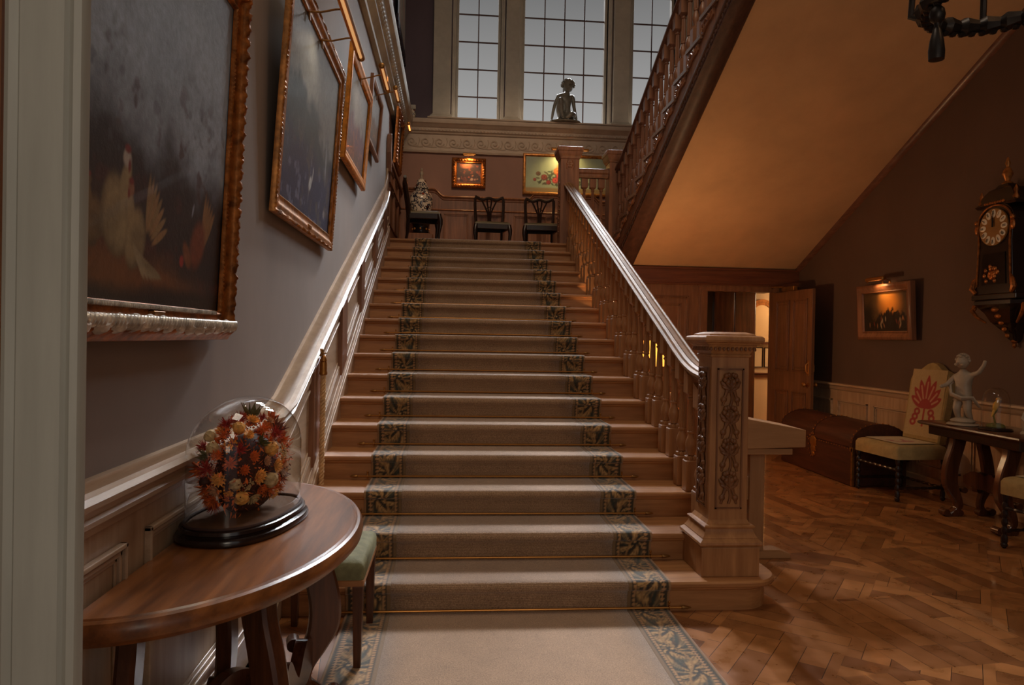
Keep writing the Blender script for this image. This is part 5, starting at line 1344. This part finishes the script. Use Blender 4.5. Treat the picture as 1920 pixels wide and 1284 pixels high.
pointlight('table_lamp_light_low', (2.05, 7.75, 1.25), 6, (1, .46, .12), .05)
for i, (x, y, z, h, lb) in enumerate(((1.87, 7.58, .735, .26, 'tall clear glass candle holder on the lamp table'), (2.25, 7.52, .735, .18, 'short white china pot on the lamp table'))):
    g = thing(('candle_holder', 'china_pot')[i], (x, y, z), lb, ('candle holder', 'pot')[i]); b = MB()
    b.lathe([(.035, 0), (.04, .01), (.012, .03), (.012, h*.5), (.035, h*.62), (.04, h*.9), (.03, h)], n=16); b.build(('stem_and_cup', 'pot_body')[i], (M['glass'], M['marble'])[i], g, smooth=50)
# ================================================================== RIGHT SIDE
# open door leaf, hinged on the right of the doorway and swung into the hall
dl = thing('door_leaf', (4.35, 9.56, 0), 'open panelled wooden door with brass knob beside the trunk', 'door', rz=R(-88))
DWd = 1.02
b = MB(); b.box((0, -.02, .01), (DWd, .02, 2.17)); b.build('slab', M['panel'], dl, bev=.003)
def door_mould(b, x0, x1, z0, z1, y, s):
    for i, o in ((0, .014), (.02, .008)):
        t = .016
        for a, c in (((x0+i, z0+i), (x1-i, z0+i+t)), ((x0+i, z1-i-t), (x1-i, z1-i)), ((x0+i, z0+i), (x0+i+t, z1-i)), ((x1-i-t, z0+i), (x1-i, z1-i))): b.box((a[0], y, a[1]), (c[0], y+s*o, c[1]))
for x0, x1 in ((.11, .46), (.56, .91)):
    for z0, z1 in ((1.10, 2.05), (.18, .84)):
        b = MB(); door_mould(b, x0, x1, z0, z1, -.02, -1); door_mould(b, x0, x1, z0, z1, .02, 1)
        b.box((x0+.06, -.026, z0+.06), (x1-.06, .026, z1-.06)); b.build('raised_panel', M['panel'], dl, bev=.004)
for s in (-1, 1):
    b = MB(); b.lathe([(.03, 0), (.03, .006), (.012, .012), (.012, .035), (.026, .045), (.032, .06), (.026, .074), (.008, .08)], n=16)
    for v in b.bm.verts: x, y, z = v.co; v.co = (x, s*(z+.02), y)
    for v in b.bm.verts: v.co += Vector((.955, 0, .95))
    b.build('knob', M['brass'], dl, smooth=True)
    b = MB(); b.box((.935, s*.02, 1.06), (.975, s*.026, 1.26), .003); b.tube([(.955, s*.028, 1.09), (.955, s*.055, 1.12), (.955, s*.055, 1.2), (.955, s*.028, 1.23)], .008, 8); b.build('pull_handle', M['brass'], dl, smooth=True)
b = MB(); b.box((.3, -.06, 2.17), (.62, -.0, 2.23), .006); b.tube([(.34, -.03, 2.23), (.1, -.08, 2.245), (-.02, -.03, 2.24)], .012, 6); b.build('door_closer', M['brass_d'], dl)
# corridor pictures
for i, (x, z, w, h, lb) in enumerate(((4.99, 1.05, .21, .34, 'left one of two small pale framed drawings hanging on the corridor wall'), (5.24, 1.05, .24, .34, 'right one of two small pale framed drawings hanging on the corridor wall'))):
    p = thing('framed_drawing', (x, 11.54, z), lb, 'picture', 'drawings on the corridor wall')
    frame_bm(w, h, [(0, 0), (0, .015), (.004, .02), (.012, .016), (.014, .008)]).build('frame', M['darkw'], p)
    MB().box((-w/2+.01, -.008, .01), (w/2-.01, -.003, h-.01)).build('drawing', plain('drawing_paper_%d' % i, rgb(226, 206, 168), .7, 0, .05, 3), p)
am = thing('arched_mirror', (5.06, 11.54, 1.48), 'arched mirror standing on the corridor shelf', 'mirror')
arc = [(-.20, 0), (.20, 0), (.20, .52)]+[(.20*math.cos(R(a)), .52+.20*math.sin(R(a))) for a in range(10, 180, 10)]+[(-.20, .52)]
b = MB(); b.loft([[(x*s, -.02-d, .03+(z-.03)*s if z > 0 else z) for x, z in arc] for s, d in ((1, 0), (1, .02), (.86, .02), (.86, 0))], True, False, loop=True); b.build('frame', M['gilt'], am)
b = MB(); b.prism([(x*.87, .03+(z-.03)*.87 if z > 0 else z) for x, z in arc], 'y', -.025, -.015); b.build('mirror_glass', plain('pale_mirror', rgb(214, 202, 180), .15, .8, .02, 2, 0), am)
hp = thing('hanging_plait', (4.86, 11.50, 1.5), 'dark fringed strip hanging left of the arched mirror', 'hanging')
b = MB()
for k in range(14): b.tube([(.02*math.sin(k*2), 0, .05*k), (.02*math.sin(k*2+1), 0, .05*k+.05)], .018, 6)
b.build('fringe', M['darkw'], hp, smooth=True)
# ------------------------------------------------------------------ domed leather trunk
ck = thing('trunk', (4.0, 6.97, 0), 'large domed trunk of worn red-brown leather with studded brass fittings', 'trunk')
LC, DC = 1.58, .60
b = MB(); b.box((0, 0, .0), (DC, LC, .40), .012); b.build('body', M['leather'], ck)
arc = [(0, .405)]+[(DC*(1-math.cos(R(a)))/2, .405+.055+.19*math.sin(R(a))) for a in range(0, 181, 12)]+[(DC, .405)]
b = MB(); b.loft([[(x, y, z) for x, z in arc] for y in (0, LC)]); ld = b.build('lid', M['leather'], ck, smooth=35)
b = MB()
for y in (.012, LC*.5, LC-.012):
    b.loft([[(DC/2+(x-DC/2)*s, y+dy, .41+(z-.41)*s if z > .41 else .41) for x, z in arc] for s, dy in ((1.001, -.014), (1.02, -.014), (1.02, .014), (1.001, .014))], True, False, loop=True)
b.build('lid_strap', M['leather'], ld, smooth=30)
b = MB()
for y in (.012, LC*.5, LC-.012):
    for k, (x, z) in enumerate(arc[1:-1]): b.ell((DC/2+(x-DC/2)*1.03, y, .41+(z-.41)*1.03), (.008, .008, .008), 6, 4)
for k in range(30): b.ell((-.004, .03+k*(LC-.06)/29, .39), (.006, .006, .006), 6, 4)
for k in range(12): b.ell((.03+k*.048, -.004, .39), (.006, .006, .006), 6, 4)
b.build('brass_studs', M['brass'], ck, smooth=True)
b = MB(); b.box((-.005, -.004, .36), (.05, .05, .41), .004); b.box((-.005, -.005, .0), (.025, .025, .40), .004); b.build('corner_iron', M['brass_d'], ck)
b = MB()
for (y, z, r) in ((LC*.5, .36, .075), (LC*.5, .28, .055), (LC*.5, .22, .035)): b.ell((-.004, y, z), (.012, r, r*.9), 14, 6)
for k in range(14): a = k*2*PI/14; b.ell((-.014, LC*.5+.085*math.cos(a), .32+.13*math.sin(a)), (.006, .009, .009), 6, 4)
b.build('lock_plate', M['brass'], ck, smooth=True)
# ------------------------------------------------------------------ tapestry chairs
def tapflower(X, Z, a):
    c = np.tile(lin(170, 144, 98), (len(X), 1))*(.9+.2*fbm(X*60, Z*60, 2))[:, None]
    x = (X-.5)*a*1.0
    red = np.zeros(len(X))
    for k in range(-3, 4):
        an = k*.36; cx = .10*math.sin(an)*1.0; ax = np.abs(x*math.cos(an)-(Z-.42)*math.sin(an)-.0); al = x*math.sin(an)+(Z-.42)*math.cos(an)
        L_ = .50-.05*abs(k); w = .078*np.sin(np.clip(al/L_, 0, 1)*PI)**.7
        red = np.maximum(red, sm01(1.0, .7, ax/np.maximum(w, 1e-4))*(al > 0)*(al < L_))
    c = mixc(c, lin(150, 44, 34), red); 
    for k in range(-3, 4):
        an = k*.36; ax = np.abs(x*math.cos(an)-(Z-.42)*math.sin(an)); al = x*math.sin(an)+(Z-.42)*math.cos(an)
        c = mixc(c, lin(186, 140, 106), sm01(.018, .010, ax)*(al > .14)*(al < .40-.04*abs(k))*.8)
    for s in (-1, 1):
        for q in range(3):
            r = np.hypot((np.abs(x)-.14-.03*q)/1.2, Z-(.36-.08*q)); c = mixc(c, lin(146, 44, 34), sm01(.06, .05, r)*sm01(.018, .026, r)*.9)
    c = mixc(c, lin(150, 44, 34), sm01(.022, .014, np.abs(x))*(Z < .46)*(Z > .14)); c = mixc(c, lin(170, 120, 60), sm01(.52, .62, vnoise(X*22, Z*24))*sm01(.2, .3, np.abs(x)/a)*.0)
    return c
M['tap'] = attrmat('floral_needlework', .85, .5, 160, .2)
M['plaincov'] = plain('cream_needlework', rgb(160, 134, 88), .85, 0, .1, 20, .4, .2, 180)
def tapestry_chair(label, loc, rz, back=True):
    c = thing('upholstered_chair', loc, label, 'chair', None, rz)
    w, d, hs = .32, .27, .40
    b = MB(); rings = []
    for e, z in ((0, hs), (0, hs+.09), (.012, hs+.115), (.04, hs+.13), (.12, hs+.14)): rings.append([(x*(w-e), y*(d-e), z) for x, y in ((-1, -.93), (-.93, -1), (.93, -1), (1, -.93), (1, .93), (.93, 1), (-.93, 1), (-1, .93))])
    b.loft(rings); st_ = b.build('seat', M['plaincov'], c, smooth=50)
    cv = canvas(.5, .40, lambda X, Z, a: mixc(np.tile(lin(176, 152, 104), (len(X), 1)), lin(150, 50, 36), sm01(.52, .6, fbm(X*6+2, Z*5+1, 3))*sm01(.45, .25, np.hypot(X-.5, Z-.5))), 40, c, M['tap'], 0, 0, 'seat_flower'); cv.rotation_euler = (R(-90), 0, 0); cv.location = (0, -.2, hs+.1415)
    cv.parent = st_
    if back:
        # shield-shaped tall back, leaning
        out = [(-.25, .0), (.25, 0), (.26, .35), (.265, .60), (.23, .68), (.14, .71), (.06, .765), (0, .78), (-.06, .765), (-.14, .71), (-.23, .68), (-.265, .60), (-.26, .35)]
        b = MB(); f = lambda y, s: [(x*s, y+.12*(z/.78), z if s == 1 else .39+(z-.39)*s) for x, z in out]
        b.loft([f(-.035, .95), f(-.025, 1), (f(.045, 1))]); bk = b.build('backrest', M['plaincov'], c, smooth=35); bk.location = (0, d-.02, hs+.13)
        nx, nz = 60, 80; cw, chh = .46, .66
        cv = canvas(cw, chh, tapflower, 90, bk, M['tap'], 0, 0, 'woven_flower')
        for v in cv.data.vertices: v.co.z += .05; v.co.y = -.038+.12*(v.co.z/.78)
    def turned(P0, P1, n_, mat, name, r=.017):
        b = MB(); pts = []; rr = []; P0 = Vector(P0); P1 = Vector(P1); m = n_*6
        for i in range(m+1): pts.append(P0.lerp(P1, i/m)); rr.append(r*(.70+.42*abs(math.sin(PI*i/6))) if 3 < i < m-3 else r*1.15)
        b.tube(pts, rr, 8); return b.build(name, mat, c, smooth=True)
    for x, y in ((-1, -1), (1, -1), (1, 1), (-1, 1)):
        turned((x*(w-.03), y*(d-.03), hs+.0), (x*(w-.03), y*(d-.03), .045), 6, M['darkw'], 'leg', .020); 
        b = MB(); b.ell((x*(w-.03), y*(d-.03), .026), (.024, .024, .026), 10, 7); b.build('foot', M['darkw'], c, smooth=30)
    turned((-w+.03, -d+.03, .30), (w-.03, -d+.03, .30), 8, M['darkw'], 'stretcher', .014); turned((-w+.03, d-.03, .125), (w-.03, d-.03, .125), 8, M['darkw'], 'stretcher', .013)
    for s in (-1, 1): turned((s*(w-.03), -d+.03, .125), (s*(w-.03), d-.03, .125), 6, M['darkw'], 'stretcher', .013)
    return c
tapestry_chair('high-backed chair with a red flower woven on its cream back beside the trunk', (4.28, 6.62, 0), R(-86))
tapestry_chair('cream seated chair with turned dark legs cut off by the right edge', (4.22, 4.62, 0), R(-80))
# ------------------------------------------------------------------ console table on scrolled supports
cs = thing('console_table', (4.40, 5.56, 0), 'dark mahogany console table with scrolled legs against the right wall', 'table')
b = MB(); rings = []
for e, z in ((.03, .76), (.01, .766), (0, .778), (.004, .79), (.02, .797), (.03, .80)): rings.append([(x*(.275-e), y*(.585-e), z) for x, y in ((-1, -1), (1, -1), (1, 1), (-1, 1))])
b.loft(rings); b.build('tabletop', M['mahog'], cs, smooth=30)
b = MB(); b.box((-.21, -.52, .68), (.23, .52, .76), .005); b.build('frieze', M['darkw'], cs)
for y in (.24, -.36): scroll_leg(cs, -.13, y, R(180), M['mahog'], .70, s=1.0, th=.07); scroll_leg(cs, .09, y, R(0), M['mahog'], .70, s=.8, th=.06)
b = MB(); shaped_board(b, .62, .30, .04, .05, lambda t: .06*abs(math.sin(2*PI*t))+.06*math.exp(-((t-.5)/.07)**2)); o = b.build('stretcher', M['mahog'], cs, smooth=25); o.rotation_euler = (0, 0, R(90))
# cherub figurine
cf = thing('cherub_figurine', (4.26, 5.74, .802), 'pale porcelain cherub figurine with one raised arm on the console table', 'figurine', rz=R(-70))
s_ = 1.12
n = [((0, 0, .24), .052), ((0, 0, .31), .048), ((0, -.005, .37), (.052, .042)), ((0, -.01, .415), .026), ((0, -.012, .435), .024),
     ((-.06, -.01, .37), .022), ((-.10, -.04, .31), .018), ((-.11, -.09, .29), .014), ((-.11, -.115, .295), .015),
     ((.06, 0, .385), .022), ((.12, -.01, .41), .018), ((.16, -.015, .47), .014), ((.168, -.015, .505), .014),
     ((-.03, 0, .20), .038), ((-.035, -.03, .12), .028), ((-.03, .0, .04), .018), ((-.03, -.03, .018), .016),
     ((.03, 0, .20), .038), ((.04, -.01, .11), .028), ((.045, .03, .04), .018), ((.045, .0, .018), .016)]
n = [(tuple(q*s_ for q in p), tuple(q*s_ for q in r) if isinstance(r, tuple) else r*s_) for p, r in n]
e = [(0, 1), (1, 2), (2, 3), (3, 4), (2, 5), (5, 6), (6, 7), (7, 8), (2, 9), (9, 10), (10, 11), (11, 12), (0, 13), (13, 14), (14, 15), (15, 16), (0, 17), (17, 18), (18, 19), (19, 20)]
skinfig('body', n, e, M['marble'], cf)
b = MB(); b.ell((0, -.018*s_, .485*s_), (.050, .055, .058), 14, 10); b.ell((0, -.085, .535), (.009, .010, .009), 7, 5)
for s in (-1, 1): b.ell((s*.026, -.068, .522), (.016, .012, .014), 7, 5)
hd = b.build('head', M['marble'], cf, smooth=True); b = MB(); rnd = random.Random(1)
for k in range(46):
    th = rnd.uniform(0, 1.7); ph = rnd.uniform(0, 2*PI)
    d_ = Vector((math.sin(th)*math.cos(ph), math.sin(th)*math.sin(ph), math.cos(th)))
    if d_.y < -.4 and d_.z < .6: continue
    b.ell((d_.x*.05, -.015+d_.y*.055, .555+d_.z*.055), (.014, .014, .013), 6, 4)
b.build('hair', M['marble'], hd, smooth=True)
b = MB(); b.tube([(-.05, .03, .42), (-.10, -.03, .34), (-.06, -.07, .26), (.03, -.07, .23), (.09, -.02, .24), (.12, .03, .16)], [.016, .022, .026, .026, .020, .012], 8, flat=.6); b.build('drapery', M['marble'], cf, smooth=True)
b = MB(); b.ell((0, 0, .035), (.10, .09, .03), 14, 6); b.lathe([(.12, -.0), (.125, .006), (.115, .016), (.09, .02)], n=20); b.ell((.0, .05, .10), (.03, .03, .10), 8, 6); b.build('rocky_base', M['marble'], cf, smooth=True)
for v in []: pass
# bird under glass
gb = thing('bird_stand', (4.30, 5.42, .80), 'small oval black stand with a mounted yellow bird on the console table', 'ornament')
b = MB(); b.lathe([(.12, 0), (.125, .008), (.115, .02), (.10, .024)], n=24); b.build('plinth', M['ebony'], gb, smooth=40)
b = MB(); b.ell((0, 0, .03), (.07, .07, .03), 12, 6); b.tube([(0, 0, .04), (-.02, .0, .12), (.02, .01, .17)], .007, 6); b.build('mossy_perch', plain('dry_moss', rgb(110, 104, 50), .9), gb, smooth=True)
b = MB(); b.ell((.0, 0, .20), (.024, .022, .045), 10, 8, Matrix.Rotation(R(20), 3, 'Y')); b.ell((.016, 0, .25), (.018, .017, .018), 9, 7); b.tube([(.03, 0, .252), (.05, 0, .248)], [.006, .001], 6); b.tube([(-.012, 0, .17), (-.035, 0, .11)], [.012, .006], 6); b.build('bird', plain('yellow_plumage', rgb(214, 160, 60), .6), gb, smooth=True)
gd = thing('small_glass_dome', (4.30, 5.42, .824), 'small clear glass dome over the yellow bird on the console table', 'glass dome')
b = MB(); b.lathe([(.10, 0), (.10, .20), (.095, .25), (.078, .29), (.05, .315), (.02, .325), (.002, .327)], n=32, caps=False); b.build('glass', M['glass'], gd, smooth=60)
ob = thing('porcelain_group', (4.34, 5.12, .80), 'pale porcelain figure at the far right end of the console table', 'figurine')
b = MB(); b.lathe([(.06, 0), (.065, .01), (.05, .03), (.06, .10), (.045, .16), (.025, .19), (.02, .205)], n=16); b.ell((0, 0, .235), (.032, .034, .036), 10, 8); b.tube([(-.045, 0, .17), (-.08, -.02, .13), (-.07, -.05, .10)], .014, 7); b.tube([(.045, 0, .17), (.08, -.02, .14), (.06, -.05, .12)], .014, 7); b.build('figure', M['marble'], ob, smooth=True)
# ------------------------------------------------------------------ bracket clock on its wall bracket
kb = thing('wall_bracket', (XW, 5.68, 1.52), 'dark carved wall bracket with gilt mounts carrying the bracket clock', 'bracket', rz=R(-90))
b = MB(); rings = []
for hw, dp, z in ((.02, .03, 0), (.05, .06, .03), (.06, .08, .08), (.10, .12, .12), (.16, .17, .18), (.20, .20, .25), (.27, .235, .31), (.29, .25, .325), (.29, .25, .355), (.28, .245, .362)): rings.append([(-hw, 0, z), (-hw, -dp*.7, z), (-hw*.7, -dp, z), (hw*.7, -dp, z), (hw, -dp*.7, z), (hw, 0, z)])
b.loft(rings); b.build('bracket_body', M['ebony'], kb, smooth=35)
b = MB()
for s in (-1, 1):
    b = MB(); b.tube([(s*.26, -.18, .33), (s*.29, -.2, .28), (s*.24, -.19, .22), (s*.17, -.16, .17)], [.016, .022, .014, .008], 7); b.ell((s*.28, -.19, .30), (.022, .02, .03), 8, 6); b.build('gilt_scroll', M['gilt_o'], kb, smooth=True)
b = MB()
for k in range(5): b.ell((0, -.10-.03*k, .06+.055*k), (.022+.006*k, .014, .022), 8, 5)
b.lathe([(.002, -.05), (.02, -.03), (.012, -.01), (.03, .01), (.02, .03)], (0, -.03, 0), 10); b.build('gilt_mounts', M['gilt_o'], kb, smooth=True)
cl = thing('bracket_clock', (XW-.13, 5.68, 1.885), 'ornate black and gilt bracket clock with round white numeral dial', 'clock', rz=R(-90))
def arch(w, z0, z1, n=12, k=1.0): return [(-w, z0), (w, z0), (w*1.0, z1)]+[(w*math.cos(R(a)), z1+w*k*math.sin(R(a))) for a in range(15, 180, 15)]+[(-w, z1)]
out = [(-.235, .05), (.235, .05), (.235, .07), (.205, .12), (.195, .3), (.185, .50), (.195, .66)]+[(.20*math.cos(R(a)), .68+.15*math.sin(R(a))) for a in range(10, 180, 10)]+[(-.195, .66), (-.185, .50), (-.195, .3), (-.205, .12), (-.235, .07)]
b = MB(); b.prism(out, 'y', -.105, .11); b.box((-.25, -.115, 0), (.25, .12, .05), .006); b.build('case', M['ebony'], cl, bev=.004)
b = MB(); rings = []
for hw, dp, z in ((.215, .10, .80), (.225, .115, .82), (.20, .10, .84), (.17, .09, .90), (.12, .07, .95), (.07, .05, .965), (.05, .04, .99)): rings.append([(-hw, -dp, z), (hw, -dp, z), (hw, dp, z), (-hw, dp, z)])
b.loft(rings); b.build('domed_top', M['ebony'], cl, smooth=20)
b = MB(); b.lathe([(.03, .98), (.045, 1.0), (.02, 1.02), (.03, 1.05), (.045, 1.08), (.028, 1.12), (.012, 1.14), (.022, 1.17), (.006, 1.22), (.001, 1.225)], n=12); b.build('finial', M['gilt'], cl, smooth=True)
b = MB()
b.tube([(x*.93, -.112, .05+(z-.05)*.97) for x, z in out[3:-1]], .009, 6); b.build('gilt_border', M['gilt_o'], cl, smooth=True); b = MB()
for s in (-1, 1):
    b = MB(); b.tube([(s*.20, -.11, .06), (s*.235, -.12, .10), (s*.215, -.12, .17), (s*.19, -.11, .20)], [.018, .024, .018, .010], 7)
    b.build('gilt_foot', M['gilt_o'], cl, smooth=True); b = MB(); b.ell((s*.20, -.11, .62), (.022, .016, .045), 8, 6); b.ell((s*.20, -.115, .68), (.02, .02, .022), 8, 6); b.build('gilt_mask', M['gilt_o'], cl, smooth=True)
    b = MB(); b.lathe([(.02, .83), (.026, .85), (.012, .88), (.018, .91), (.003, .95)], (s*.19, -.08, 0), 8); b.build('gilt_urn', M['gilt_o'], cl, smooth=True)
b = MB(); rnd = random.Random(7)
for k in range(26): a = rnd.uniform(0, 2*PI); r = rnd.uniform(0, 1); b.ell((.11*r*math.cos(a), -.115, .22+.085*r*math.sin(a)), (.018, .014, .02), 7, 5)
b.build('gilt_cluster', M['gilt_o'], cl, smooth=True); b = MB()
for k in range(8): b.ell((-.1+.2*k/7, -.118, .83), (.016, .01, .012), 6, 4)
b.build('bead_row', M['gilt_o'], cl, smooth=True)
b = MB(); b.tube([(0, -.108, .62), (0, -.122, .62)], .158, 40); di = b.build('dial', plain('dial_gilt_ground', rgb(150, 110, 60), .45, .4, .1, 10), cl, smooth=30)
b = MB()
for k in range(12):
    a = PI/2-k*PI/6; cx, cz = .124*math.cos(a), .62+.124*math.sin(a); rings = []
    b.ell((.118*math.cos(a), -.122, .62+.118*math.sin(a)), (.025, .004, .036), 14, 6, Matrix.Rotation(-(a-PI/2), 3, 'Y'))
b.build('enamel_cartouches', plain('white_enamel', rgb(226, 214, 190), .25, 0, .03, 3, 0), di, smooth=30)
ROM = ['XII', 'I', 'II', 'III', 'IIII', 'V', 'VI', 'VII', 'VIII', 'IX', 'X', 'XI']
b = MB()
for k, txt in enumerate(ROM):
    a = PI/2-k*PI/6; Mx = Matrix.Translation((.124*math.cos(a), -.128, .62+.124*math.sin(a))) @ Matrix.Rotation(-(a-PI/2), 4, 'Y'); b.M = Mx
    ws = {'I': .006, 'V': .012, 'X': .013}; tot = sum(ws[c] for c in txt); x = -tot/2
    for c in txt:
        w = ws[c]; h = .017
        if c == 'I': b.tube([(x+w/2, 0, -h), (x+w/2, 0, h)], .0014, 4)
        elif c == 'V': b.tube([(x+.001, 0, h), (x+w/2, 0, -h), (x+w-.001, 0, h)], .0014, 4)
        else: b.tube([(x+.001, 0, h), (x+w-.001, 0, -h)], .0014, 4); b.tube([(x+.001, 0, -h), (x+w-.001, 0, h)], .0014, 4)
        x += w
b.M = Matrix.Identity(4); b.build('numerals', M['black'], di)
for nm, L_, ang, w in (('hour_hand', .075, 3, .006), ('minute_hand', .118, -2, .0045)):
    b = MB(); a = R(90-ang); b.tube([(0, -.131, .62), (L_*.6*math.cos(a), -.131, .62+L_*.6*math.sin(a)), (L_*math.cos(a), -.131, .62+L_*math.sin(a))], [w, w*1.3, .001], 6); b.build(nm, M['black'], di)
b = MB(); b.loft([[(x*.62, -.109, z) for x, z in ((-.22, .13), (.22, .13), (.2, .4), (-.2, .4))], [(x*.62, -.112, z) for x, z in ((-.22, .13), (.22, .13), (.2, .4), (-.2, .4))]]); b.build('glazed_door', M['black'], cl)
# ------------------------------------------------------------------ plain oak lectern desk behind the foot newel
le = thing('lectern', (2.06, 4.72, 0), 'plain pale oak lectern with sloping top standing behind the carved newel', 'lectern')
b = MB(); b.prism([(-.30, .985), (.155, .905), (.155, .79), (-.30, .775)], 'y', -.20, .20); b.build('sloping_top', M['pale'], le, bev=.004)
b = MB(); b.box((-.28, -.17, .735), (.08, .17, .775)); b.build('under_board', M['pale'], le, bev=.003)
b = MB(); b.box((-.16, -.05, .05), (-.055, .05, .74)); b.build('post', M['palez'], le, bev=.004)
b = MB(); b.prism([(-.34, 0), (-.34, .03), (-.24, .06), (.06, .06), (.14, .03), (.14, 0)], 'y', -.05, .05); b.build('foot', M['pale'], le, bev=.004)
b = MB(); b.box((-.30, -.03, .40), (-.16, .03, .56)); 
for z in (.44, .52): b.box((-.215, -.034, z-.014), (-.187, .034, z+.014))
b.build('cross_rail', M['pale'], le, bev=.003)
# ------------------------------------------------------------------ chandelier arm reaching in from the top right
ch = thing('chandelier', (2.175, 3.15, 2.83), 'dark carved ring chandelier with hanging tassel at the top right corner', 'chandelier')
cx, cy = .22, 0.0
b = MB(); n_ = 60; b.tube([(cx+.30*math.cos(2*PI*k/n_), cy+.30*math.sin(2*PI*k/n_), .30) for k in range(n_)], [.040+.010*math.sin(k*PI/1.5) for k in range(n_)], 8, closed=True)
for k in range(40): a = 2*PI*k/40; b.ell((cx+.30*math.cos(a), cy+.30*math.sin(a), .265), (.022, .022, .018), 6, 4)
b.build('carved_ring', M['iron'], ch, smooth=True)
for k in range(6):
    a = PI+2*PI*k/6; px, py = cx+.30*math.cos(a), cy+.30*math.sin(a); Mx = Matrix.Translation((px, py, 0))
    if k == 0:
      b = MB(); b.M = Mx; b.lathe([(.008, .26), (.03, .235), (.035, .21), (.03, .185), (.014, .17), (.012, .15), (.018, .14), (.030, .09), (.036, .04), (.034, .0), (.004, -.002)], n=14)
    if k == 0: b.M = Matrix.Identity(4); b.build('tassel_drop', M['iron'], ch, smooth=40)
    b = MB(); b.tube([(px, py, .30), (cx+.40*math.cos(a), cy+.40*math.sin(a), .36), (cx+.39*math.cos(a), cy+.39*math.sin(a), .50)], .016, 7); b.M = Matrix.Translation((cx+.39*math.cos(a), cy+.39*math.sin(a), .5)); b.lathe([(.015, 0), (.05, .015), (.02, .03), (.014, .04), (.014, .14), (.002, .15)], n=12); b.M = Matrix.Identity(4); b.build('candle_arm', M['iron'], ch, smooth=40)
b = MB(); 
for k in range(3): a = 2*PI*k/3; b.tube([(cx+.29*math.cos(a), cy+.29*math.sin(a), .32), (cx, cy, 1.5)], .008, 6)
b.tube([(cx, cy, 1.5), (cx, cy, 2.82)], .012, 6); b.build('hanging_chain', M['iron'], ch, smooth=True)
